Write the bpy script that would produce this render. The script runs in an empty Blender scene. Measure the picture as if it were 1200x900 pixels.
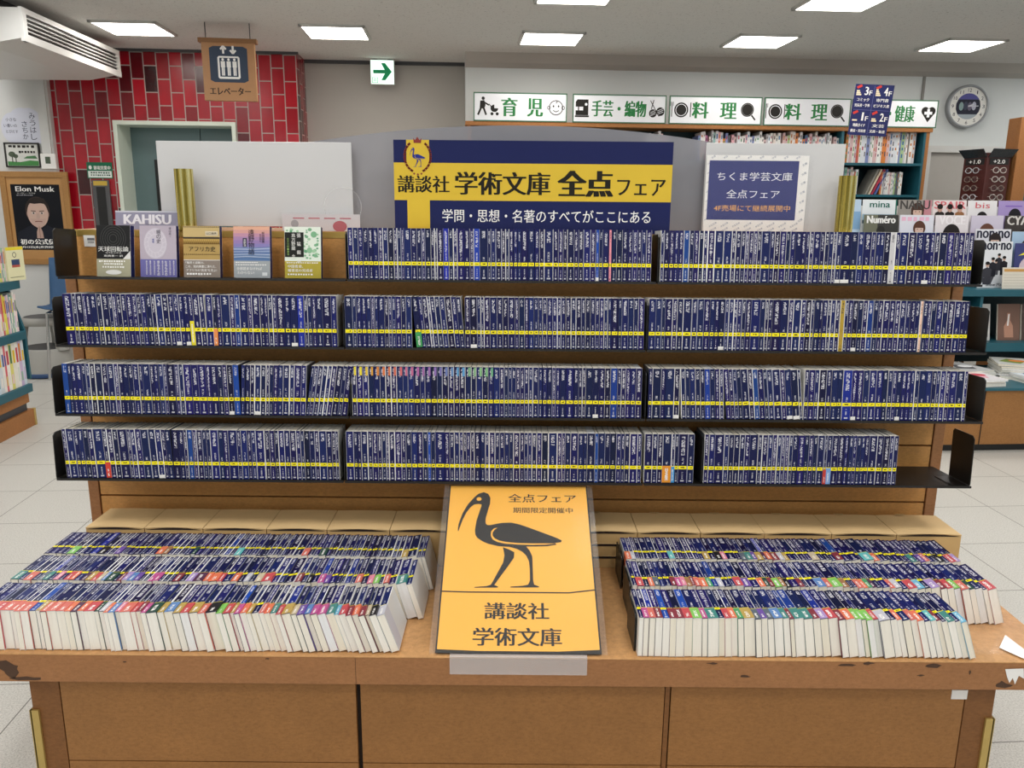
import bpy, math, random
from mathutils import Matrix, Vector
R = math.radians
SC = bpy.context.scene
COL = SC.collection
random.seed(11)

# ------------------------------------------------------------------ camera, world, light, exposure
FPX, PITCH, ROLL, EYE, TURN = 940.0, R(12.6), R(0.5), 1.5, R(4)     # TURN: the room is turned against the display
LAMP = 6.6                                                          # radiance of the ceiling lamps
cam = bpy.data.cameras.new('camera')
cam.sensor_fit = 'HORIZONTAL'; cam.sensor_width = 36.0; cam.lens = 36.0 * FPX / 1200.0
cam.clip_start = 0.05
camo = bpy.data.objects.new('camera', cam); COL.objects.link(camo)
CM = Matrix.Rotation(math.pi / 2 - PITCH, 3, 'X') @ Matrix.Rotation(ROLL, 3, 'Z')
CO = Vector((0, 0, EYE))
camo.matrix_world = Matrix.Translation(CO) @ CM.to_4x4()
SC.camera = camo
SC.view_settings.view_transform = 'Standard'
SC.view_settings.look = 'None'
SC.view_settings.gamma = 1.0
SC.view_settings.exposure = 1.08
SC.view_settings.use_curve_mapping = False
SC.cycles.max_bounces = 8
SC.cycles.transparent_max_bounces = 12
SC.cycles.caustics_reflective = False
SC.cycles.caustics_refractive = False
W = bpy.data.worlds.new('world'); SC.world = W; W.use_nodes = True
W.node_tree.nodes['Background'].inputs[0].default_value = (0.9, 0.95, 1.0, 1)
W.node_tree.nodes['Background'].inputs[1].default_value = 0.25
ROT = Matrix.Rotation(TURN, 4, 'Z')
CEIL = 2.8
LAMPS_SEEN = [(-2.45, 6.77), (-.92, 6.74), (.76, 6.79), (2.43, 6.71), (4.09, 6.69), (.76, 5.40), (2.49, 5.40)]
def lamp_light(u, v):
    l = bpy.data.lights.new('ceiling_lamp', 'AREA'); l.shape = 'SQUARE'; l.size = 0.46
    l.energy = math.pi * 0.46 * 0.46 * LAMP; l.color = (1.0, 0.985, 0.97)
    o = bpy.data.objects.new('ceiling_lamp', l); COL.objects.link(o)
    o.matrix_world = ROT @ Matrix.Translation((u, v, CEIL - 0.02))
for _v in (5.40, 4.0, 2.6, 1.2, -.2, -1.6):
    for _u in (-4.1, -2.45, -.87, .76, 2.43, 4.09, 5.8):
        if (_u, _v) not in LAMPS_SEEN and not (_v == 5.40 and _u == 2.43):
            lamp_light(_u, _v)
for _u in (-4.1, 5.75, 7.3): lamp_light(_u, 6.72)

# ------------------------------------------------------------------ pixel -> place
def ray(x, y): return CM @ Vector(((x - 600) / FPX, -(y - 450) / FPX, -1))
def atY(x, y, D): d = ray(x, y); return CO + d * (D / d.y)
def atZ(x, y, z): d = ray(x, y); return CO + d * ((z - EYE) / d.z)
def room(p): c, s = math.cos(TURN), math.sin(TURN); return Vector((p[0] * c + p[1] * s, -p[0] * s + p[1] * c, p[2]))
def atV(x, y, V): d = ray(x, y); k = -d.x * math.sin(TURN) + d.y * math.cos(TURN); return room(CO + d * (V / k))
def atU(x, y, U): d = ray(x, y); k = d.x * math.cos(TURN) + d.y * math.sin(TURN); return room(CO + d * (U / k))
def quadV(x0, y0, x1, y1, V):                    # -> u centre, width, bottom z, height on a room plane
    a, b = atV(x0, (y0 + y1) / 2, V), atV(x1, (y0 + y1) / 2, V)
    t, m = atV((x0 + x1) / 2, y0, V), atV((x0 + x1) / 2, y1, V)
    return (a.x + b.x) / 2, b.x - a.x, m.z, t.z - m.z
def quadY(x0, y0, x1, y1, D):
    a, b = atY(x0, (y0 + y1) / 2, D), atY(x1, (y0 + y1) / 2, D)
    t, m = atY((x0 + x1) / 2, y0, D), atY((x0 + x1) / 2, y1, D)
    return (a.x + b.x) / 2, b.x - a.x, m.z, t.z - m.z

# ------------------------------------------------------------------ materials
def lin(c):
    if isinstance(c, str): c = [int(c[i:i + 2], 16) for i in (0, 2, 4)]
    return tuple(((x / 255) / 12.92 if x / 255 <= .04045 else ((x / 255 + .055) / 1.055) ** 2.4) for x in c)
class NB:
    def __init__(s, name):
        s.m = bpy.data.materials.new(name); s.m.use_nodes = True
        s.t = s.m.node_tree; s.b = s.t.nodes['Principled BSDF']; s.out = s.t.nodes['Material Output']
    def n(s, k, **p):
        x = s.t.nodes.new(k)
        for a, b in p.items(): setattr(x, a, b)
        return x
    def put(s, sock, v):
        if isinstance(v, bpy.types.NodeSocket): s.t.links.new(v, sock)
        else: sock.default_value = v
    def math(s, op, a, b=0.0, c=0.0):
        x = s.n('ShaderNodeMath', operation=op)
        for i, v in enumerate((a, b, c)): s.put(x.inputs[i], v)
        return x.outputs[0]
    def mix(s, f, a, b):
        x = s.n('ShaderNodeMix', data_type='RGBA')
        s.put(x.inputs[0], f); s.put(x.inputs[6], a if not isinstance(a, tuple) else (*a[:3], 1)); s.put(x.inputs[7], b if not isinstance(b, tuple) else (*b[:3], 1))
        return x.outputs[2]
    def mul(s, *a):
        r = a[0]
        for k in a[1:]: r = s.math('MULTIPLY', r, k)
        return r
    def lt(s, a, b): return s.math('LESS_THAN', a, b)
    def gt(s, a, b): return s.math('GREATER_THAN', a, b)
    def co(s, sx=1, sy=1, sz=1, rot=(0, 0, 0), kind='Object'):
        tc = s.n('ShaderNodeTexCoord'); mp = s.n('ShaderNodeMapping')
        mp.inputs['Scale'].default_value = (sx, sy, sz); mp.inputs['Rotation'].default_value = rot
        s.t.links.new(tc.outputs[kind], mp.inputs[0]); return mp.outputs[0]
    def noise(s, vec, scale, detail=2, rough=.5):
        x = s.n('ShaderNodeTexNoise'); s.put(x.inputs['Vector'], vec); x.inputs['Scale'].default_value = scale
        x.inputs['Detail'].default_value = detail; x.inputs['Roughness'].default_value = rough; return x.outputs[0]
    def ramp(s, f, stops):
        x = s.n('ShaderNodeValToRGB'); e = x.color_ramp.elements
        e[0].position, e[0].color = stops[0][0], (*stops[0][1], 1); e[1].position, e[1].color = stops[-1][0], (*stops[-1][1], 1)
        for p, c in stops[1:-1]:
            k = e.new(p); k.color = (*c, 1)
        s.put(x.inputs[0], f); return x.outputs[0]
    def bump(s, h, strength=.2, dist=.001):
        x = s.n('ShaderNodeBump'); x.inputs['Strength'].default_value = strength; x.inputs['Distance'].default_value = dist
        s.put(x.inputs['Height'], h); s.t.links.new(x.outputs[0], s.b.inputs['Normal'])
    def done(s, col=None, rough=.5, metal=0, spec=.5, alpha=None):
        if col is not None: s.put(s.b.inputs['Base Color'], col if not isinstance(col, tuple) else (*col[:3], 1))
        s.put(s.b.inputs['Roughness'], rough); s.b.inputs['Metallic'].default_value = metal
        s.b.inputs['Specular IOR Level'].default_value = spec
        return s.m
_mc = {}
def PM(col, rough=.5, var=.05, scale=14, metal=0, bump=0, spec=.5, name=None):
    key = (col, rough, var, scale, metal, bump, spec)
    if key in _mc: return _mc[key]
    b = NB(name or 'surface'); c = lin(col); v = b.co()
    f = b.noise(v, scale, 3)
    lo = tuple(x * (1 - var) for x in c); hi = tuple(min(1, x * (1 + var)) for x in c)
    if bump: b.bump(b.noise(v, scale * 12, 2), bump, .001)
    _mc[key] = b.done(b.mix(f, lo, hi), rough, metal, spec); return _mc[key]
def P(hexa): return PM(hexa, .45, .03, 14, 0, 0, .22)           # printed colour

def mdf(name, base, chip=False):
    b = NB(name); v = b.co(); c = lin(base)
    a = b.noise(v, 9, 4, .65); f2 = b.noise(b.co(1, 1, 2.2), 70, 3, .6); f3 = b.noise(v, 260, 2)
    col = b.mix(a, tuple(x * .78 for x in c), tuple(min(1, x * 1.16) for x in c))
    col = b.mix(b.math('MULTIPLY', b.math('SUBTRACT', f2, .36), 1.5), col, tuple(x * .62 for x in c))
    col = b.mix(b.mul(b.gt(f3, .63), .4), col, tuple(x * .55 for x in c))
    if chip:
        k = b.noise(b.co(1, 1, 2.6), 7, 3, .7)
        col = b.mix(b.mul(b.gt(k, .735), .8), col, lin('5a3f2a'))
    b.bump(f2, .25, .0006)
    return b.done(col, b.math('MULTIPLY_ADD', f2, .3, .35), 0, .35)
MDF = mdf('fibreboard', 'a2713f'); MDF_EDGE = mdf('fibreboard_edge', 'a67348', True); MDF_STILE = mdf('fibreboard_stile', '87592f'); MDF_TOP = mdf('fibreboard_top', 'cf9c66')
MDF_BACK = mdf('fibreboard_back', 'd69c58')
DARKGAP = PM('24160c', .8, .1)
BLACK = PM('141414', .38, .15, 40, 0, .1); BLACKP = PM('17130f', .5, .1)
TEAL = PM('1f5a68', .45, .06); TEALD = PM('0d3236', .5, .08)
WHITE = PM('f2f0ec', .5, .02); CREAM = PM('e9e2d2', .6, .04)
WOOD = mdf('rack_wood', 'a9713f'); WOODL = PM('b98a52', .5, .12, 6)
GREY = PM('9a9892', .5, .06); GREYL = PM('c9c8c4', .5, .04); GREYD = PM('4a4a4c', .5, .06)
KRAFT = PM('ddbb86', .75, .07, 22, 0, .15); KRAFTD = PM('c4a26c', .75, .08, 22)
CHROME = PM('c8c8c8', .2, .05, 20, 1)
def brass():
    b = NB('brass_post'); f = b.noise(b.co(70, 70, 1.2), 1.0, 3); c = b.ramp(f, [(.3, lin('6d5f14')), (.5, lin('b8a552')), (.7, lin('f3ecb0'))])  # upright pale and dark streaks paint reflections into the brass colour
    b.bump(f, .3, .002); return b.done(c, .22, .85)
BRASS = brass(); GILT = PM('b99a52', .35, .1, 30, .6)
def clear(name, tint, f, rough=.08):
    b = NB(name); tr = b.n('ShaderNodeBsdfTransparent'); mx = b.n('ShaderNodeMixShader')
    k = b.noise(b.co(), 3.0, 3)
    b.put(mx.inputs[0], b.math('MULTIPLY_ADD', k, f * .25, f * .875)); b.t.links.new(tr.outputs[0], mx.inputs[1]); b.t.links.new(b.b.outputs[0], mx.inputs[2])
    b.t.links.new(mx.outputs[0], b.out.inputs[0]); return b.done(lin(tint), rough, 0, .6) and b.m
ACRYL = clear('clear_acrylic', 'f4f6f8', .022); HAZY = clear('grey_acrylic', 'a6a6ac', .62, .2); FROST = clear('frosted_acrylic', 'eeeeee', .26, .3); MILKY = clear('acrylic_reflection', 'f0efec', .93, .18)

def spine_mat():
    b = NB('paperback_spine'); uv = b.n('ShaderNodeUVMap'); sp = b.n('ShaderNodeSeparateXYZ'); b.t.links.new(uv.outputs[0], sp.inputs[0])
    u, v = sp.outputs[0], sp.outputs[1]
    oi = b.n('ShaderNodeObjectInfo'); ge = b.n('ShaderNodeNewGeometry')
    r1 = b.math('FRACT', b.math('MULTIPLY_ADD', ge.outputs['Random Per Island'], 7.31, oi.outputs['Random']))
    r2 = b.math('FRACT', b.mul(r1, 13.7)); r3 = b.math('FRACT', b.mul(r1, 41.3))
    wn = b.n('ShaderNodeTexWhiteNoise', noise_dimensions='3D'); cb = b.n('ShaderNodeCombineXYZ')
    b.put(cb.inputs[0], b.math('FLOOR', b.mul(u, 7))); b.put(cb.inputs[1], b.math('FLOOR', b.mul(v, 84))); b.put(cb.inputs[2], b.mul(r1, 90))
    b.t.links.new(cb.outputs[0], wn.inputs[0]); g = wn.outputs[0]
    du = b.math('ABSOLUTE', b.math('SUBTRACT', u, .5))
    t1 = b.mul(b.lt(v, .955), b.gt(v, b.math('SUBTRACT', .90, b.mul(b.math('MULTIPLY_ADD', r2, .32, .06), 1))), b.lt(du, .2), b.gt(g, .44))
    t2 = b.mul(b.lt(v, b.math('MULTIPLY_ADD', r3, .14, .42)), b.gt(v, .375), b.lt(du, .12), b.gt(g, .45))
    t3 = b.mul(b.lt(v, .225), b.gt(v, .075), b.lt(du, .08), b.gt(g, .3))
    t4 = b.mul(b.lt(v, .058), b.gt(v, .03), b.lt(du, .2))
    txt = b.mul(b.math('MAXIMUM', b.math('MAXIMUM', t1, b.mul(t2, .8)), b.math('MAXIMUM', b.mul(t3, .7), t4)), .76)
    hs = b.n('ShaderNodeHueSaturation'); b.put(hs.inputs['Color'], oi.outputs['Color']); b.put(hs.inputs['Value'], b.math('MULTIPLY_ADD', r3, .7, .65)); b.put(hs.inputs['Hue'], b.math('MULTIPLY_ADD', r2, .03, .485))
    lum = b.n('ShaderNodeRGBToBW'); b.t.links.new(oi.outputs['Color'], lum.inputs[0])
    ink = b.mix(b.gt(lum.outputs[0], .28), lin('e4e4ea'), lin('3a3a44'))
    col = b.mix(txt, hs.outputs[0], ink)
    yb = b.mul(b.gt(v, .283), b.lt(v, .352), oi.outputs['Alpha'])
    mark = b.mul(b.lt(du, .22), b.gt(v, .305), b.lt(v, .33), b.gt(g, .35))
    col = b.mix(yb, col, b.mix(mark, lin('fff01e'), lin('4a3c10')))
    return b.done(col, .4, 0, .3)
SPINE = spine_mat()
def band_mat():
    b = NB('paper_band'); uv = b.n('ShaderNodeUVMap'); sp = b.n('ShaderNodeSeparateXYZ'); b.t.links.new(uv.outputs[0], sp.inputs[0])
    u, v = sp.outputs[0], sp.outputs[1]; oi = b.n('ShaderNodeObjectInfo')
    wn = b.n('ShaderNodeTexWhiteNoise', noise_dimensions='3D'); cb = b.n('ShaderNodeCombineXYZ')
    b.put(cb.inputs[0], b.math('FLOOR', b.mul(u, 7))); b.put(cb.inputs[1], b.math('FLOOR', b.mul(v, 24))); b.put(cb.inputs[2], b.mul(oi.outputs['Random'], 50))
    b.t.links.new(cb.outputs[0], wn.inputs[0])
    du = b.math('ABSOLUTE', b.math('SUBTRACT', u, .5))
    t = b.mul(b.lt(du, .16), b.gt(v, .12), b.lt(v, b.math('MULTIPLY_ADD', oi.outputs['Random'], .5, .4)), b.gt(wn.outputs[0], .35), .85)
    return b.done(b.mix(t, oi.outputs['Color'], lin('f4f2ee')), .4)
BAND = band_mat()
def side_mat():
    b = NB('paperback_cover'); oi = b.n('ShaderNodeObjectInfo'); ge = b.n('ShaderNodeNewGeometry')
    r = b.math('FRACT', b.math('MULTIPLY_ADD', ge.outputs['Random Per Island'], 5.1, b.mul(oi.outputs['Random'], 17.0)))
    return b.done(b.ramp(r, [(0, lin('e8e6e0')), (.62, lin('d9d9d6')), (.64, lin('2d3450')), (1, lin('6b6f66'))]), .35)
SIDE = side_mat()
def edge_mat():
    b = NB('cover_fold'); oi = b.n('ShaderNodeObjectInfo'); ge = b.n('ShaderNodeNewGeometry')
    r = b.math('FRACT', b.math('MULTIPLY_ADD', ge.outputs['Random Per Island'], 3.7, b.mul(oi.outputs['Random'], 29.0)))
    x = b.n('ShaderNodeValToRGB'); x.color_ramp.interpolation = 'CONSTANT'; e = x.color_ramp.elements
    e[0].color = (*lin('f8f8f8'), 1); e[1].position = .36; e[1].color = (*lin('a3a7bc'), 1); k = e.new(.58); k.color = (*lin('1a2158'), 1)
    b.put(x.inputs[0], r); return b.done(x.outputs[0], .35)
EDGE = edge_mat()
def pages_mat():
    b = NB('page_block'); oi = b.n('ShaderNodeObjectInfo')
    f = b.noise(b.co(1, .02, .02), 900, 2); g = b.noise(b.co(1, .05, .05), 160, 2)
    base = b.ramp(oi.outputs['Random'], [(0, lin('faf4e6')), (.5, lin('fbf8f0')), (.9, lin('f6eeda')), (1, lin('f4f6fa'))])
    k = b.math('MULTIPLY_ADD', f, .5, b.mul(g, .5))
    return b.done(b.mix(b.mul(b.math('SUBTRACT', k, .35), .75), base, lin('b7aa90')), .75, 0, .2)
PAGES = pages_mat()

# ------------------------------------------------------------------ mesh building
LAY = 0.0005
_tc = {}
def glyphs(s, bold=0.0):
    k = (s, bold)
    if k not in _tc:
        cu = bpy.data.curves.new('glyphs', 'FONT'); cu.body = s; cu.resolution_u = 2; cu.offset = bold
        o = bpy.data.objects.new('glyphs', cu); COL.objects.link(o)
        me = bpy.data.meshes.new_from_object(o.evaluated_get(bpy.context.evaluated_depsgraph_get()))
        _tc[k] = ([tuple(v.co) for v in me.vertices], [tuple(p.vertices) for p in me.polygons])
        bpy.data.objects.remove(o); bpy.data.curves.remove(cu); bpy.data.meshes.remove(me)
    return _tc[k]
class MB:
    def __init__(s, M=None): s.v = []; s.f = []; s.i = []; s.mats = []; s.M = M
    def mi(s, m):
        if m not in s.mats: s.mats.append(m)
        return s.mats.index(m)
    def add(s, vs, fs, m):
        b = len(s.v); s.v += [tuple(s.M @ Vector(p)) if s.M else tuple(p) for p in vs]
        s.f += [tuple(b + i for i in f) for f in fs]; s.i += [s.mi(m)] * len(fs); return s
    def box(s, x0, y0, z0, x1, y1, z1, m):
        return s.add([(x0, y0, z0), (x1, y0, z0), (x1, y1, z0), (x0, y1, z0), (x0, y0, z1), (x1, y0, z1), (x1, y1, z1), (x0, y1, z1)],
                     [(0, 3, 2, 1), (4, 5, 6, 7), (0, 1, 5, 4), (1, 2, 6, 5), (2, 3, 7, 6), (3, 0, 4, 7)], m)
    def prism(s, pts, y0, y1, m):                # polygon in x,z pulled along y
        n = len(pts)
        if sum(pts[i][0] * pts[(i + 1) % n][1] - pts[(i + 1) % n][0] * pts[i][1] for i in range(n)) < 0: pts = pts[::-1]
        return s.add([(x, y0, z) for x, z in pts] + [(x, y1, z) for x, z in pts],
                     [tuple(range(n)), tuple(range(2 * n - 1, n - 1, -1))] + [(i, n + i, n + (i + 1) % n, (i + 1) % n) for i in range(n)], m)
    def flat(s, pts, l, m):                      # print in x,z on the side that looks to -y
        n = len(pts)
        if sum(pts[i][0] * pts[(i + 1) % n][1] - pts[(i + 1) % n][0] * pts[i][1] for i in range(n)) < 0: pts = pts[::-1]
        return s.add([(x, -l * LAY, z) for x, z in pts], [tuple(range(n))], m)
    def rect(s, x0, z0, x1, z1, l, m): return s.flat([(x0, z0), (x1, z0), (x1, z1), (x0, z1)], l, m)
    def ell(s, cx, cz, rx, rz, l, m, n=24, a0=0, a1=360):
        return s.flat([(cx + rx * math.cos(R(a0 + (a1 - a0) * k / n)), cz + rz * math.sin(R(a0 + (a1 - a0) * k / n))) for k in range(n if a1 - a0 == 360 else n + 1)], l, m)
    def ring(s, cx, cz, r0, r1, l, m, n=28, k=1.0):
        a = [R(360 * i / n) for i in range(n)]
        return s.add([(cx + r0 * math.cos(t), -l * LAY, cz + k * r0 * math.sin(t)) for t in a] + [(cx + r1 * math.cos(t), -l * LAY, cz + k * r1 * math.sin(t)) for t in a],
                     [(i, (i + 1) % n, n + (i + 1) % n, n + i) if r0 > r1 else (n + i, n + (i + 1) % n, (i + 1) % n, i) for i in range(n)], m)
    def stroke(s, pts, w, l, m):
        for (x0, z0), (x1, z1) in zip(pts, pts[1:]):
            d = math.hypot(x1 - x0, z1 - z0) or 1; nx, nz = -(z1 - z0) / d * w / 2, (x1 - x0) / d * w / 2
            s.flat([(x0 + nx, z0 + nz), (x0 - nx, z0 - nz), (x1 - nx, z1 - nz), (x1 + nx, z1 + nz)], l, m)
        return s
    def text(s, t, cx, cz, width, height, l, m, bold=0.0):   # fitted into width x height, centred
        if bold:                                # heavier uprights, thin level strokes, like a serif face
            for k, d in enumerate((-bold, bold)): s.text(t, cx + d * height, cz, width - 2 * bold * height, height, l + .03 * k, m)
            l += .06; width -= 2 * bold * height
        vs, fs = glyphs(t)
        if not vs: return s
        x0, x1 = min(p[0] for p in vs), max(p[0] for p in vs); z0, z1 = min(p[1] for p in vs), max(p[1] for p in vs)
        kx = width / (x1 - x0) * (.42 if t == '1' else 1); kz = height / max(z1 - z0, .2)
        return s.add([(cx + (p[0] - (x0 + x1) / 2) * kx, -l * LAY, cz + (p[1] - (z0 + z1) / 2) * kz) for p in vs], fs, m)
    def vtext(s, t, cx, ztop, size, l, m, bold=0.0, gap=1.06):
        z = ztop
        for ch in t:
            if ch != ' ': s.text(ch, cx, z - size / 2, size * (.5 if ch in '一ーl' else .92), size * (.2 if ch == '一' else .92), l, m, bold)
            z -= size * gap
        return s
    def tube(s, pts, r, m, n=8, cap=True):
        P_ = [Vector(p) for p in pts]; vs = []
        up = Vector((0, 0, 1))
        for i, p in enumerate(P_):
            d = (P_[min(i + 1, len(P_) - 1)] - P_[max(i - 1, 0)]).normalized()
            a = d.cross(up if abs(d.z) < .9 else Vector((1, 0, 0))).normalized(); b = d.cross(a)
            rr = r[i] if isinstance(r, (list, tuple)) else r
            vs += [p + (a * math.cos(2 * math.pi * k / n) + b * math.sin(2 * math.pi * k / n)) * rr for k in range(n)]
        fs = [(i * n + k, (i + 1) * n + k, (i + 1) * n + (k + 1) % n, i * n + (k + 1) % n) for i in range(len(P_) - 1) for k in range(n)]
        if cap: fs += [tuple(range(n)), tuple(range(len(vs) - 1, len(vs) - n - 1, -1))]
        return s.add(vs, fs, m)
    def lathe(s, prof, m, n=32, c=(0, 0, 0), axis='Z', closed=False):
        vs = []
        for r, z in prof:
            for k in range(n):
                a = 2 * math.pi * k / n; p = (r * math.cos(a), r * math.sin(a), z)
                vs.append((c[0] + p[0], c[1] + p[1], c[2] + p[2]) if axis == 'Z' else (c[0] + p[0], c[1] + p[2], c[2] + p[1]))
        fs = [(i * n + k, i * n + (k + 1) % n, (i + 1) * n + (k + 1) % n, (i + 1) * n + k) for i in range(len(prof) - 1) for k in range(n)]
        if axis != 'Z': fs = [f[::-1] for f in fs]
        return s.add(vs, fs, m)
    def mesh(s, name):
        me = bpy.data.meshes.new(name); me.from_pydata(s.v, [], s.f)
        for m in s.mats: me.materials.append(m)
        me.polygons.foreach_set('material_index', s.i); me.update(); return me
def link(name, data, parent=None, M=None):
    o = bpy.data.objects.new(name, data); COL.objects.link(o)
    if M is not None: o.matrix_world = M
    if parent is not None: o.parent = parent
    return o
def mk(name, mb, parent=None, M=None, bevel=0, smooth=False, label=None):
    me = mb.mesh(name); o = link(name, me, parent, M)
    if smooth:
        me.polygons.foreach_set('use_smooth', [True] * len(me.polygons))
    if bevel:
        b = o.modifiers.new('edge', 'BEVEL'); b.width = bevel; b.segments = 2; b.limit_method = 'ANGLE'; b.angle_limit = R(40)
    if label: o['label'] = label
    return o
def tag(o, label, cat, group=None):
    o['label'] = label; o['category'] = cat
    if group: o['group'] = group
    return o
def thing(name, label, cat, M=None, group=None):
    return tag(link(name, None, None, M), label, cat, group)
def struct(name, mb, M=None, bevel=0, parent=None):
    o = mk(name, mb, parent, M, bevel); o['kind'] = 'structure'; return o
def RM(u, v, z=0, rz=0): return ROT @ Matrix.Translation((u, v, z)) @ Matrix.Rotation(rz, 4, 'Z')
def WM(x, y, z=0, rz=0, rx=0): return Matrix.Translation((x, y, z)) @ Matrix.Rotation(rz, 4, 'Z') @ Matrix.Rotation(rx, 4, 'X')

# ------------------------------------------------------------------ the setting
def floor_mat():
    b = NB('floor_tile'); v = b.co()
    br = b.n('ShaderNodeTexBrick'); br.offset = 0; br.squash = 1
    mp = b.co(1, 1, 1); b.put(br.inputs['Vector'], mp)
    for k, x in (('Scale', 1.0), ('Mortar Size', .0022), ('Mortar Smooth', .2), ('Brick Width', .45), ('Row Height', .45), ('Bias', 0)): br.inputs[k].default_value = x
    br.inputs['Color1'].default_value = (0, 0, 0, 1); br.inputs['Color2'].default_value = (1, 1, 1, 1)
    s1 = b.noise(v, 210, 3, .7); s2 = b.noise(b.co(1, 1, 1), 34, 4, .7)
    c = b.ramp(s1, [(.3, lin('8f8d86')), (.46, lin('c3c1ba')), (.58, lin('d2d0c9')), (.75, lin('e6e4de'))])
    c = b.mix(b.math('MULTIPLY', s2, .35), c, lin('b7b4ac'))
    c = b.mix(b.math('MULTIPLY', br.outputs['Color'], .08), c, lin('a9a69e'))
    c = b.mix(br.outputs['Fac'], c, lin('6f6c66'))
    return b.done(c, .36, 0, .35)
def ceil_mat():
    b = NB('ceiling_board'); n1 = b.noise(b.co(14, 34, 1), 1.0, 5, .75); n2 = b.noise(b.co(40, 110, 1), 1.0, 3, .6)
    c = b.mix(n1, lin('d2d0cc'), lin('dedcd8'))
    c = b.mix(b.mul(b.gt(n2, .655), .75), c, lin('6e6a64'))
    b.bump(n2, .3, .002); return b.done(c, .85, 0, .1)
def tile_mat():
    b = NB('red_wall_tile'); tc = b.n('ShaderNodeTexCoord'); sp = b.n('ShaderNodeSeparateXYZ'); b.t.links.new(tc.outputs['Object'], sp.inputs[0])
    cb = b.n('ShaderNodeCombineXYZ'); b.put(cb.inputs[0], sp.outputs[2]); b.put(cb.inputs[1], b.math('ADD', sp.outputs[0], sp.outputs[1]))
    br = b.n('ShaderNodeTexBrick'); br.offset = .5; b.t.links.new(cb.outputs[0], br.inputs['Vector'])
    for k, x in (('Scale', 1.0), ('Mortar Size', .0045), ('Mortar Smooth', .1), ('Brick Width', .222), ('Row Height', .11), ('Bias', 0)): br.inputs[k].default_value = x
    br.inputs['Color1'].default_value = (0, 0, 0, 1); br.inputs['Color2'].default_value = (1, 1, 1, 1)
    wave = b.noise(cb.outputs[0], 6, 2)
    c = b.ramp(br.outputs['Color'], [(0, lin('9d0e20')), (.5, lin('b11225')), (.78, lin('8d0d1c')), (.9, lin('5a0b15')), (1, lin('22080c'))])
    c = b.mix(b.mul(b.math('SUBTRACT', wave, .4), .8), c, lin('6b0a15'))
    c = b.mix(br.outputs['Fac'], c, lin('a7a09a'))
    return b.done(c, b.math('MULTIPLY_ADD', br.outputs['Fac'], .4, .25), 0, .5)
WALLP = PM('bab5ae', .7, .03, 3, 0, .05); WALLR = PM('d8dcdb', .7, .03, 3); WALLW = PM('d6d6d3', .6, .03, 3)
FLOOR, CEILM, TILE = floor_mat(), ceil_mat(), tile_mat()
struct('floor', MB().box(-5, -3.2, -.06, 8, 8.4, 0, FLOOR), RM(0.03, .13))
struct('ceiling', MB().box(-5, -3.2, CEIL, 8, 8.4, CEIL + .06, CEILM), RM(0, 0))
EU0, EU1, EZ = -3.03, -1.965, 2.2
struct('wall_elevator', MB().box(-5, 7.68, 0, EU0, 8.3, CEIL, TILE).box(EU1, 7.68, 0, -1.40, 8.3, CEIL, TILE).box(EU0, 7.68, EZ, EU1, 8.3, CEIL, TILE), RM(0, 0))
struct('wall_recess', MB().box(-1.40, 8.06, 0, .09, 8.3, CEIL, WALLP), RM(0, 0))
struct('wall_back', MB().box(.09, 7.66, 0, 8, 8.3, CEIL, WALLR), RM(0, 0))
struct('wall_left', MB().box(-5, 7.62, 0, -3.54, 7.68, CEIL, WALLW), RM(0, 0))
struct('wall_side_left', MB().box(-5.1, -3.2, 0, -5, 8.3, CEIL, WALLW), RM(0, 0))
struct('wall_side_right', MB().box(8, -3.2, 0, 8.1, 8.3, CEIL, WALLR), RM(0, 0))
m = MB(); m.add([(u, v, z) for u in (.09, 8) for v, z in ((7.66, 2.70), (7.56, 2.73), (7.46, 2.80), (7.66, 2.80))], [(0, 1, 5, 4), (1, 2, 6, 5), (3, 0, 4, 7), (0, 3, 2, 1), (4, 5, 6, 7), (2, 3, 7, 6)], WALLP)
struct('trim_1', m, RM(0, 0))
struct('trim_2', MB().box(-5, 7.655, CEIL - .022, -1.385, 7.68, CEIL, GREYD).box(-1.40, 8.035, CEIL - .03, .09, 8.06, CEIL, GREYD), RM(0, 0))
p = atV(1082, 100, 7.66); struct('trim_3', MB().box(-.012, -.012, -.55, .012, 0, 0, PM('8d8b86', .6)), RM(p.x, 7.66, 2.70))
p0, p1 = atV(1083, 171, 7.66), atV(1172, 171, 7.66)
d2 = struct('door_2', MB().box(p0.x + .05, -.012, 0, p1.x - .05, 0, p0.z - .06, PM('b4b0aa', .6)), RM(0, 7.66))
struct('door_frame', MB().box(p0.x, -.05, p0.z - .06, p1.x, 0, p0.z, WALLW).box(p0.x, -.05, 0, p0.x + .05, 0, p0.z - .06, WALLW).box(p1.x - .05, -.05, 0, p1.x, 0, p0.z - .06, WALLW), None, 0, d2)
LIFT = PM('62787a', .35, .05, 5); LIFTF = PM('d5ddd0', .4, .03)
struct('trim_4', MB().box(-3.63, 7.60, 1.80, -3.555, 7.62, CEIL, WALLW), RM(0, 0))
d1 = struct('door_1', MB().box(EU0 + .03, 7.95, 0, -2.37, 7.99, EZ, LIFT).box(-2.362, 7.95, 0, EU1, 7.99, EZ, LIFT).box(EU0, 8.0, 0, EU1, 8.02, EZ, DARKGAP), RM(0, 0))
struct('door_frame', MB().box(EU0, 7.655, 0, EU0 + .035, 7.95, EZ, LIFTF).box(EU1 - .035, 7.655, 0, EU1, 7.95, EZ, LIFTF).box(EU0 + .035, 7.655, EZ - .035, EU1 - .035, 7.95, EZ, LIFTF), None, 0, d1)
struct('door_panel', MB().box(-2.795, 7.93, .9, -2.70, 7.95, 1.88, BLACK), None, 0, d1)

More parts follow.
